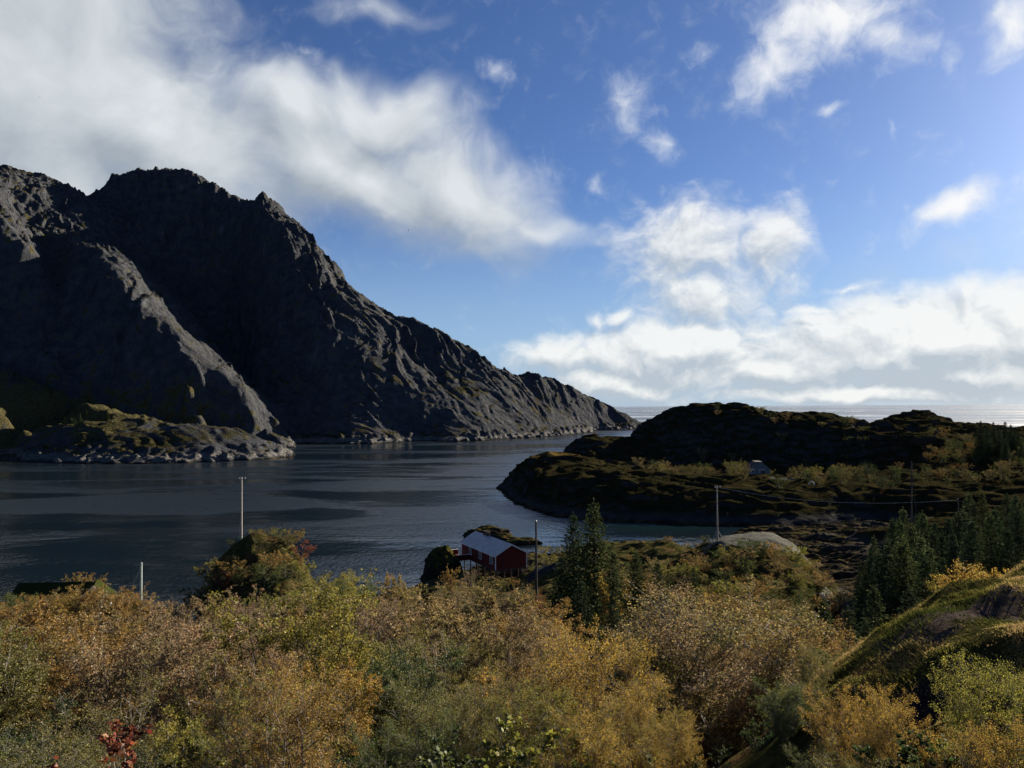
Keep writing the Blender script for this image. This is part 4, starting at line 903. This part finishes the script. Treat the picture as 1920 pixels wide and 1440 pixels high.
def build_grass():
    V, base, var, m = grass_patch()
    T = np.concatenate([base + np.array([[0, 1, 2]]), base + np.array([[0, 2, 4]]), base + np.array([[4, 2, 3]])], 0)
    mt = bpy.data.materials.new('bank_grass'); mt.use_nodes = True; nt = NT(mt.node_tree); nt.N.clear()
    at = nt.n('ShaderNodeAttribute', attribute_name='var'); cr = nt.n('ShaderNodeValToRGB'); nt.L.new(at.outputs['Fac'], cr.inputs[0])
    e = cr.color_ramp.elements; e[0].color = (0.045, 0.055, 0.014, 1); e[1].color = (0.36, 0.25, 0.11, 1); e[0].position = .2; e[1].position = .9
    k = e.new(.5); k.color = (0.12, 0.115, 0.028, 1); k = e.new(.7); k.color = (0.27, 0.22, 0.065, 1)
    d = nt.n('ShaderNodeBsdfDiffuse'); t = nt.n('ShaderNodeBsdfTranslucent'); nt.L.new(cr.outputs[0], d.inputs[0]); nt.L.new(cr.outputs[0], t.inputs[0])
    mx = nt.n('ShaderNodeMixShader'); mx.inputs[0].default_value = .35; nt.L.new(d.outputs[0], mx.inputs[1]); nt.L.new(t.outputs[0], mx.inputs[2])
    o = nt.n('ShaderNodeOutputMaterial'); nt.L.new(mx.outputs[0], o.inputs[0])
    g = mesh_np('grass', V, T, mt, attr=np.tile(var, 3)); g['kind'] = 'stuff'; g['label'] = 'green and straw-coloured grass on the sunlit bank'
build_grass()
#--STAGE3
# ------------------------------------------------------------------ mesh helpers for built things
def box(V, Fc, x0, x1, y0, y1, z0, z1):
    b = len(V); V += [(x0, y0, z0), (x1, y0, z0), (x1, y1, z0), (x0, y1, z0), (x0, y0, z1), (x1, y0, z1), (x1, y1, z1), (x0, y1, z1)]
    Fc += [(b, b + 3, b + 2, b + 1), (b + 4, b + 5, b + 6, b + 7), (b, b + 1, b + 5, b + 4), (b + 1, b + 2, b + 6, b + 5), (b + 2, b + 3, b + 7, b + 6), (b + 3, b, b + 4, b + 7)]
def prism(V, Fc, poly, a, b, axis):
    """poly: outline in the plane across the axis ('x' or 'y'), extruded from a to b"""
    n = len(poly); s = len(V)
    for t in (a, b):
        for p, q in poly: V.append((p, t, q) if axis == 'y' else (t, p, q))
    Fc.append(tuple(s + i for i in range(n))); Fc.append(tuple(s + n + i for i in reversed(range(n))))
    for i in range(n): Fc.append((s + i, s + n + i, s + n + (i + 1) % n, s + (i + 1) % n))
def bar(V, Fc, a, b, r, r2=None, n=8):
    tv, tf = tubes(np.array([a], float), np.array([b], float), np.array([r], float), np.array([r if r2 is None else r2], float), n)
    s = len(V); V += [tuple(v) for v in tv]; Fc += [tuple(int(i) + s for i in f) for f in tf]
    Fc.append(tuple(s + 2 * k for k in range(n))); Fc.append(tuple(s + 2 * k + 1 for k in reversed(range(n))))
def part(name, mat, parent, *shapes, bev=0.0):
    V, Fc = [], []
    for f, *a in shapes: f(V, Fc, *a)
    me = bpy.data.meshes.new(name); me.from_pydata(V, [], Fc); me.materials.append(mat)
    import bmesh
    bm = bmesh.new(); bm.from_mesh(me); bmesh.ops.recalc_face_normals(bm, faces=bm.faces); bm.to_mesh(me); bm.free()
    o = bpy.data.objects.new(name, me); COL.objects.link(o); o.parent = parent
    if bev:
        md = o.modifiers.new('bevel', 'BEVEL'); md.width = bev; md.segments = 1
    return o
def thing(name, loc, rz, label, cat, group=None):
    e = bpy.data.objects.new(name, None); COL.objects.link(e); e.location = loc; e.rotation_euler = (0, 0, rz)
    e['label'] = label; e['category'] = cat
    if group: e['group'] = group
    return e
def boards_mat(name, col, step=0.14):
    m, nt, b, o = new_mat(name); tc = nt.n('ShaderNodeTexCoord').outputs['Object']
    sp = nt.n('ShaderNodeSeparateXYZ'); nt.L.new(tc, sp.inputs[0])
    s = nt.m('ADD', sp.outputs[0], sp.outputs[1]); fr = nt.m('FRACT', nt.m('DIVIDE', s, step)); gap = nt.ss(fr, 0.0, 0.10)
    n = nt.noise(nt.mapv(tc, scale=(6, 6, 0.6)), 1.2, 5, .6)
    c = nt.mix(nt.ss(n, .3, .75), [x * .7 for x in col], [x * 1.25 for x in col]); c = nt.mix(gap, [x * .25 for x in col], c)
    nt.L.new(c, b.inputs['Base Color']); b.inputs['Roughness'].default_value = .75; bump(nt, b, gap, .6, .02); return m
m_red = boards_mat('red_boards', (0.10, 0.012, 0.010)); m_greyb = boards_mat('grey_boards', (0.13, 0.14, 0.15)); m_whiteb = boards_mat('white_boards', (0.62, 0.60, 0.62))
m_white = simple('white_paint', (0.62, 0.62, 0.60), .5, .3, .1, 2)
m_pane = simple('window_glass', (0.03, 0.035, 0.04), .08, .5, .1, 2)
m_dark = simple('dark_brick', (0.05, 0.04, 0.04), .9, .1, .4, 6)
m_timber = simple('old_timber', (0.07, 0.055, 0.045), .9, .1, .4, 4)
m_polew = simple('weathered_pole_wood', (0.30, 0.27, 0.23), .8, .2, .25, 5); m_poled = simple('tarred_pole_wood', (0.045, 0.04, 0.04), .8, .2, .3, 5); m_polem = simple('pale_green_pole_paint', (0.34, 0.40, 0.36), .6, .3, .12, 5)
m_steel = simple('galvanised_steel', (0.25, 0.26, 0.27), .5, .4, .1, 5, .6); m_cer = simple('insulator_ceramic', (0.5, 0.5, 0.5), .3, .5, .05, 5)
def roof_metal():
    m, nt, b, o = new_mat('corrugated_roof'); tc = nt.n('ShaderNodeTexCoord').outputs['Object']; sp = nt.n('ShaderNodeSeparateXYZ'); nt.L.new(tc, sp.inputs[0])
    w = nt.m('ABSOLUTE', nt.m('SINE', nt.m('MULTIPLY', sp.outputs[1], math.pi / 0.30))); n = nt.noise(tc, .9, 6, .6)
    nt.L.new(nt.mix(nt.ss(n, .35, .7), (0.30, 0.30, 0.31), (0.42, 0.42, 0.43)), b.inputs['Base Color']); b.inputs['Roughness'].default_value = .42; b.inputs['Specular IOR Level'].default_value = .5
    bump(nt, b, w, .7, .05); return m
m_roof = roof_metal()
m_turf = rock_land('roof_turf', 4.0, (0.04, 0.05, 0.015), (0.05, 0.06, 0.02), (0.07, 0.08, 0.02), (0.16, 0.16, 0.05), (0.13, 0.10, 0.04), -1.0, -.5, -5.0, bd=.25)

def window(root, face, c, z0, w, h, cols=2, rows=3, frame_mat=None):
    """face 'x-': in the plane x = c[0]; face 'y-': in the plane y = c[1]"""
    t = .06; sh = []
    def bx(a0, a1, z_0, z_1, d0, d1):
        if face == 'x-': return (box, c[0] - d1, c[0] - d0, c[1] + a0, c[1] + a1, z_0, z_1)
        return (box, c[0] + a0, c[0] + a1, c[1] - d1, c[1] - d0, z_0, z_1)
    f = w / 2
    sh += [bx(-f - .1, f + .1, z0 - .12, z0, 0, .07), bx(-f - .1, f + .1, z0 + h, z0 + h + .12, 0, .07), bx(-f - .1, -f, z0, z0 + h, 0, .06), bx(f, f + .1, z0, z0 + h, 0, .06)]
    for k in range(1, cols): a = -f + w * k / cols; sh.append(bx(a - .03, a + .03, z0, z0 + h, .012, .045))
    for k in range(1, rows):
        z = z0 + h * k / rows
        for q in range(cols): sh.append(bx(-f + w * q / cols + .03 * (q > 0), -f + w * (q + 1) / cols - .03 * (q < cols - 1), z - .025, z + .025, .012, .04))
    o = part('window', frame_mat or m_white, root, *sh); p = part('pane', m_pane, o, bx(-f, f, z0, z0 + h, .002, .010)); return o

# ------------------------------------------------------------------ red cabin on stilts
CA = math.radians(26.7); c0 = P(929, 1069, 150); CW, CLn, CH, CR = 7.1, 17.4, 2.9, 1.9
cab = thing('cabin', tuple(c0), CA, 'dark red wooden cabin with grey metal roof standing on stilts by the water', 'cabin')
body_poly = [(0, 0), (CW, 0), (CW, CH), (CW / 2, CH + CR), (0, CH)]
part('wall', m_red, cab, (prism, body_poly, 0, CLn, 'y'))
k = CR / (CW / 2); ov = .35
rl = [(-ov, CH - k * ov + .04), (CW / 2, CH + CR + .04), (CW + ov, CH - k * ov + .04), (CW + ov, CH - k * ov + .14), (CW / 2, CH + CR + .16), (-ov, CH - k * ov + .14)]
rf = part('roof', m_roof, cab, (prism, rl, -.30, CLn + .3, 'y'))
def barge(y0, y1):
    return [(prism, [(-ov - .02, CH - k * ov - .14), (CW / 2, CH + CR - .14), (CW / 2, CH + CR + .18), (-ov - .02, CH - k * ov + .16)], y0, y1, 'y'), (prism, [(CW / 2, CH + CR - .14), (CW + ov + .02, CH - k * ov - .14), (CW + ov + .02, CH - k * ov + .16), (CW / 2, CH + CR + .18)], y0, y1, 'y')]
part('barge_board', m_white, cab, *barge(-.36, -.305)); part('barge_board', m_white, cab, *barge(CLn + .305, CLn + .36))
part('gutter', m_white, cab, (box, -ov - .12, -ov - .01, -.30, CLn + .3, CH - k * ov - .02, CH - k * ov + .12))
for y in (10.6, 12.2):
    ch = part('chimney', m_dark, rf, (box, CW / 2 - .35, CW / 2 + .3, y, y + .6, CH + CR - .2, CH + CR + .85)); part('chimney_cap', m_dark, ch, (box, CW / 2 - .42, CW / 2 + .37, y - .07, y + .67, CH + CR + .853, CH + CR + .95))
for x, y in ((-.04, -.04), (CW - .12, -.04), (-.04, CLn - .12)): part('corner_board', m_white, cab, (box, x, x + .16, y, y + .16, -.1, CH - .02))
for y in (2.0, 7.4, 12.6): window(cab, 'x-', (0, y), 1.0, 1.15, 1.35)
part('downpipe', m_poled, cab, (bar, (1.6, -.08, -.1), (1.6, -.08, CH + .6), .05))
part('floor_frame', m_timber, cab, (box, .02, CW - .02, .02, CLn - .02, -.35, -.004))
for y in (.3, 3.4, 6.6, 9.8, 13.0, 16.4):
    for x in (.2, CW * .5, CW - .25):
        w = np.array([math.cos(CA) * x - math.sin(CA) * y, math.sin(CA) * x + math.cos(CA) * y]) + c0[:2]
        dz = min(near.z(w[0], w[1]), 4.3) - c0[2] - .4
        part('stilt', m_timber, cab, (bar, (x, y, dz), (x, y, -.352), .13))
dk = part('deck', m_red, cab, (box, -3.4, -.01, 13.2, 19.5, -.35, -.15), (box, -3.4, -3.32, 13.2, 19.5, -.149, .85), (box, -3.319, -.02, 13.2, 13.28, -.149, .85), (box, -3.319, -.02, 19.42, 19.5, -.149, .85))
part('rail', m_white, dk, (box, -3.5, -3.24, 13.1, 19.6, .853, .95), (box, -3.238, -.02, 13.1, 13.36, .853, .95), (box, -3.238, -.02, 19.34, 19.6, .853, .95))
for x, y in ((-3.2, 13.5), (-3.2, 16.4), (-3.2, 19.2)): part('stilt', m_timber, dk, (bar, (x, y, -4.6), (x, y, -.352), .11))

# ------------------------------------------------------------------ grey hut on the headland
hx, hy = P(1424, 897, 300)[:2]; hz = head.z(hx, hy) + .1; hut = thing('hut', (hx - 4.6, hy, hz), math.radians(-8), 'small weathered grey hut with a pale window on the shaded headland', 'hut')
part('wall', m_greyb, hut, (prism, [(0, -1.2), (8.6, -1.2), (8.6, 2.5), (5.4, 5.2), (3.0, 5.2), (0, 2.8)], 0, 6.5, 'y'))
hr = part('roof', m_timber, hut, (prism, [(-.3, 2.62), (2.95, 5.24), (5.5, 5.24), (9.0, 2.26), (9.0, 2.4), (5.6, 5.40), (2.9, 5.40), (-.3, 2.78)], -.3, 6.8, 'y'))
part('ridge_board', m_steel, hr, (box, 2.6, 5.6, -.36, -.31, 5.28, 5.44))
window(hut, 'y-', (2.0, 0), .9, 1.1, 1.1, 2, 1)
dr = part('door', m_dark, hut, (box, 4.5, 6.3, -.05, -.01, -.2, 2.0)); part('door_frame', m_white, dr, (box, 4.3, 6.5, -.10, -.012, 2.05, 2.25), (box, 4.35, 4.48, -.09, -.012, -.2, 2.04), (box, 5.0, 5.15, -.09, -.052, -.2, 1.9))
ax, ay = P(1522, 920, 268)[:2]; az_z = head.z(ax, ay)
ar = thing('garden_arch', (ax, ay, az_z), 0, 'small white arch standing in the dark grass right of the grey hut', 'arch')
def arch(V, Fc):
    K = 10
    for i in range(K):
        a, b = math.pi * i / K, math.pi * (i + 1) / K
        bar(V, Fc, (math.cos(a) * 1.0, 0, math.sin(a) * 1.5), (math.cos(b) * 1.0, 0, math.sin(b) * 1.5), .12 + .12 * abs(math.cos(a)), .12 + .12 * abs(math.cos(b)), 8)
part('hoop', m_white, ar, (arch,)); part('foot', m_cer, ar, (box, -1.35, -.65, -.35, .35, -.4, -.01), (box, .65, 1.35, -.35, .35, -.4, -.01))

# ------------------------------------------------------------------ turf-roofed house and white-gabled house among the birches
def gable_house(name, px, py, D, wdt, ln, wh, rise, rz, wmat, label, ridge_along_x):
    top = P(px, py, D); base = top[2] - wh - rise
    e = thing(name, (top[0], D, base), rz, label, 'house'); h = wdt / 2; l = ln / 2; kk = rise / h; o_ = .45
    ax_ = 'x' if ridge_along_x else 'y'
    part('wall', wmat, e, (prism, [(-h, -4), (h, -4), (h, wh), (0, wh + rise), (-h, wh)], -l, l, ax_))
    r = part('roof', m_turf, e, (prism, [(-h - o_, wh - kk * o_ + .03), (0, wh + rise + .03), (h + o_, wh - kk * o_ + .03), (h + o_, wh - kk * o_ + .30), (0, wh + rise + .34), (-h - o_, wh - kk * o_ + .30)], -l - .3, l + .3, ax_))
    return e, h, l, kk, o_
e, h, l, kk, o_ = gable_house('house', 105, 1096, 104, 6.5, 9.4, 2.8, 2.0, math.radians(4), boards_mat('brown_boards', (.09, .05, .03)), 'house with a flat-looking grass turf roof half hidden behind the left birches', True)
for x in (-3, 0, 3): window(e, 'y-', (x, -h), .9, 1.1, 1.2)
e, h, l, kk, o_ = gable_house('house', 179, 1097, 98, 3.6, 4.2, 3.2, 1.5, math.radians(24), m_whiteb, 'white-gabled house with one small dark window peeping out of the left birches', False)
part('barge_board', m_white, e, (prism, [(-h - o_ - .02, 3.2 - kk * o_ - .12), (0, 3.2 + 1.5 - .12), (0, 3.2 + 1.5 + .40), (-h - o_ - .02, 3.2 - kk * o_ + .34)], -l - .37, -l - .305, 'y'), (prism, [(0, 3.2 + 1.5 - .12), (h + o_ + .02, 3.2 - kk * o_ - .12), (h + o_ + .02, 3.2 - kk * o_ + .34), (0, 3.2 + 1.5 + .40)], -l - .37, -l - .305, 'y'))
window(e, 'y-', (0, -l), 3.0, .55, .8, 1, 2)

# ------------------------------------------------------------------ poles and the cable
def pole(px, py, D, T, r, mat, label, zb=None, arm=True, name='power_pole'):
    top = P(px, py, D); b = T.z(top[0], D) - .4 if zb is None else zb
    e = thing(name, (top[0], D, b), 0, label, 'pole'); H = top[2] - b
    part('shaft', mat, e, (bar, (0, 0, 0), (0, 0, H), r * 1.35, r * .85, 10)); part('cap', m_steel, e, (bar, (0, 0, H + .002), (0, 0, H + .10), r * 1.0, r * .5, 10))
    if arm:
        a = part('bracket', m_steel, e, (bar, (r * .8, 0, H - .25), (.55, 0, H - .12), .035), (bar, (-r * .8, 0, H - .25), (-.30, 0, H - .15), .035))
        part('insulator', m_cer, a, (bar, (.55, 0, H - .12), (.55, 0, H + .12), .07, .05))
        part('insulator', m_cer, a, (bar, (-.30, 0, H - .15), (-.30, 0, H + .06), .06, .05))
    return e, top, H
pole(453, 896, 116, near, .14, m_polew, 'tall bare weathered wooden pole on top of the knoll')
e, t, H = pole(265, 1056, 100, near, .15, m_polem, 'pale greenish pole rising out of the birches left of the knoll', arm=False)
part('guy_wire', m_steel, e, (bar, (-.05, 0, H - .4), (-1.6, .6, H - 3.6), .02)); part('bracket', m_steel, e, (bar, (.1, 0, H - .15), (.95, .1, H - .12), .03))
pole(1005, 977, 108, near, .15, m_poled, 'dark tarred pole standing right of the red cabin', arm=False)
e, t4, H4 = pole(1344, 912, 126, near, .11, m_polew, 'slim pole with splayed strut feet on the smooth rock hump')
for sx, sy in ((-1.15, -.4), (1.3, -.5), (.2, 1.1)): part('strut', m_polew, e, (bar, (sx, sy, .0), (0, 0, 2.2), .06))
e, t5, H5 = pole(1706, 866, 232, head, .17, m_poled, 'leaning braced pole on the headland near the far cove', arm=False)
part('brace', m_poled, e, (bar, (2.3, .4, -.2), (.15, 0, H5 * .8), .13)); e.rotation_euler = (0, math.radians(1.5), 0)
e, t6, H6 = pole(1796, 936, 104, near, .09, m_poled, 'slim pole standing among the dense spruces at the right', arm=False)
cu = bpy.data.curves.new('power_cable', 'CURVE'); cu.dimensions = '3D'; cu.bevel_depth = .02; cu.bevel_resolution = 2
s_ = cu.splines.new('POLY'); K = 40; s_.points.add(K); A_ = t4 + np.array([0, 0, -.1]); B_ = t6 + np.array([0, 0, -.1])
for i in range(K + 1):
    f = i / K; q = A_ + (B_ - A_) * f; s_.points[i].co = (q[0], q[1], q[2] - 4 * 1.35 * f * (1 - f), 1)
co = bpy.data.objects.new('power_cable', cu); COL.objects.link(co); cu.materials.append(m_steel)
dg = bpy.context.evaluated_depsgraph_get(); me = bpy.data.meshes.new_from_object(co.evaluated_get(dg)); bpy.data.objects.remove(co)
co = bpy.data.objects.new('power_cable', me); COL.objects.link(co)
co['label'] = 'sagging cable from the splay-footed pole across the cove to the spruces'; co['category'] = 'cable'

# ------------------------------------------------------------------ loose rocks
m_rockw = rock_land('shore_rock', 5.0, (0.045, 0.038, 0.028), (0.075, 0.062, 0.045), (0.03, 0.035, 0.01), (0.07, 0.06, 0.02), (0.09, 0.05, 0.02), .75, .95, .6, bd=.35)
m_rockg = rock_land('boulder_rock', 2.5, (0.14, 0.135, 0.13), (0.22, 0.215, 0.21), (0.04, 0.05, 0.012), (0.08, 0.07, 0.02), (0.09, 0.05, 0.02), 1.1, 1.3, -50, bd=.12)
m_cliff = rock_land('mossy_rock', 5.0, (0.035, 0.033, 0.028), (0.055, 0.05, 0.042), (0.035, 0.042, 0.010), (0.085, 0.075, 0.018), (0.08, 0.045, 0.018), .35, .65, .8, bd=.5)
def rock(px, py, D, rx, ry, rz_, mat, label, seed, z=None, T=None, name='rock', sink=.35, rot=0, group=None):
    import bmesh
    bm = bmesh.new(); bmesh.ops.create_icosphere(bm, subdivisions=5, radius=1.0); co_ = np.array([v.co[:] for v in bm.verts])
    d = 1 + .20 * fbm(co_[:, 0] * 1.3 + seed, co_[:, 1] * 1.3 + co_[:, 2], 3, .5, seed) + .13 * ridged(co_[:, 0] * 2 + co_[:, 2] * 1.7, co_[:, 1] * 2 - co_[:, 2], 4, .55, seed + 7)
    co_ = co_ * d[:, None]; co_[:, 2] = np.sign(co_[:, 2]) * np.abs(co_[:, 2]) ** .9
    for v, c in zip(bm.verts, co_): v.co = (c[0] * rx, c[1] * ry, c[2] * rz_)
    for f in bm.faces: f.smooth = True
    me = bpy.data.meshes.new(name); bm.to_mesh(me); bm.free(); me.materials.append(mat)
    o = bpy.data.objects.new(name, me); COL.objects.link(o); p = P(px, py, D)
    zz = z if z is not None else T.z(p[0], D) + rz_ * (1 - sink) - .2
    o.location = (p[0], D, zz); o.rotation_euler = (0, 0, rot); o['label'] = label; o['category'] = 'rock'
    if group: o['group'] = group
    return o
rock(912, 990, 212, 6.4, 4.0, 3.3, m_rockw, 'dark rounded rock islet in the water just behind the red cabin roof', 3, z=.4)
rock(944, 997, 208, 3.4, 3.0, 2.3, m_rockw, 'brown middle hump of the rock islets behind the cabin', 4, z=.1)
rock(972, 1000, 207, 5.6, 3.0, 1.5, m_rockw, 'low brown seaweed-covered islet touching the dark pole in view', 5, z=.1)
rock(830, 1050, 158, 3.4, 4.6, 5.0, m_cliff, 'steep dark mossy rock left of the red cabin', 6, z=3.2, rot=.3)
rock(820, 1055, 156, 2.0, 3.5, 3.6, m_cliff, 'small dark rock at the left foot of the steep mossy rock', 16, z=3.4)
rock(1375, 1115, 58, 1.1, 1.0, .9, m_rockg, 'grey boulder with a flat top among the shrubs below the rock hump', 7, T=near)
rock(1357, 1138, 50, 1.0, 1.0, 1.1, m_rockg, 'streaked dark boulder right above the brown birches', 8, T=near, sink=.1)
rock(1183, 1238, 33, 1.1, .9, .6, m_rockg, 'smooth pale grey rock in the ravine right of the golden birch', 9, T=near)
rock(1200, 1268, 27, .8, .9, .35, m_rockg, 'low bluish rock at the bottom of the ravine', 10, T=near)
rock(1170, 1215, 38, .7, .7, .45, m_rockg, 'small angular rock at the top of the ravine', 11, T=near)
rock(1598, 1088, 101, 1.6, 2.2, 2.0, m_rockg, 'white-streaked rock end of the smooth hump above the channel', 12, T=near, sink=.5)
rock(1738, 842, 352, 7, 4, 3.0, m_rockw, 'broad bare rock on the right shoulder of the headland', 31, T=head, sink=.6, name='rock')
rock(1775, 858, 338, 4.5, 3, 2.2, m_rockw, 'smaller bare rock just below the bare rock of the headland shoulder', 32, T=head, sink=.6)
rock(938, 912, 346, 1.4, 1.0, .8, m_rockw, 'tiny dark skerry off the left tip of the headland', 13, z=0)
for i, (px, py, D, rx, rz_) in enumerate([(1560, 990, 206, 5.5, 1.5), (1500, 985, 214, 6, 1.1), (1610, 1002, 198, 5, 1.3), (1590, 985, 212, 3.4, 2.0), (1690, 1015, 185, 5, 1.2), (1650, 1045, 168, 4.5, 1.2), (1440, 975, 226, 5, 1.0), (1530, 1000, 200, 4, .9)]):
    rock(px, py, D, rx, rx * .55, rz_, m_rockw, 'low yellow-brown tidal rock in the shaded cove below the headland', 20 + i, z=.15, name='tidal_rock', group='tidal rocks in the cove')

# ------------------------------------------------------------------ birds
m_bird = simple('dark_feathers', (0.04, 0.04, 0.045), .7, .2, .2, 20)
def bird(px, py, D, s, rz, label):
    p = P(px, py, D); e = thing('bird', tuple(p), rz, label, 'bird')
    def bod(V, Fc):
        bar(V, Fc, (-.20 * s, 0, 0), (0, 0, .01 * s), .02 * s, .055 * s); bar(V, Fc, (0, 0, .01 * s), (.14 * s, 0, .02 * s), .055 * s, .04 * s); bar(V, Fc, (.14 * s, 0, .02 * s), (.24 * s, 0, .0), .04 * s, .008 * s)
    part('body', m_bird, e, (bod,))
    for sg in (-1, 1):
        part('wing', m_bird, e, (prism, [(sg * .03 * s, .02 * s), (sg * .25 * s, .13 * s), (sg * .55 * s, .05 * s), (sg * .56 * s, .035 * s), (sg * .25 * s, .105 * s), (sg * .03 * s, -.01 * s)], -.07 * s, .07 * s, 'x'))
bird(766, 432, 230, 1.0, .4, 'tiny dark bird gliding in the blue sky right of the peaks')
bird(75, 181, 260, .7, 1.2, 'speck of a bird against the grey cloud above the far left peaks')
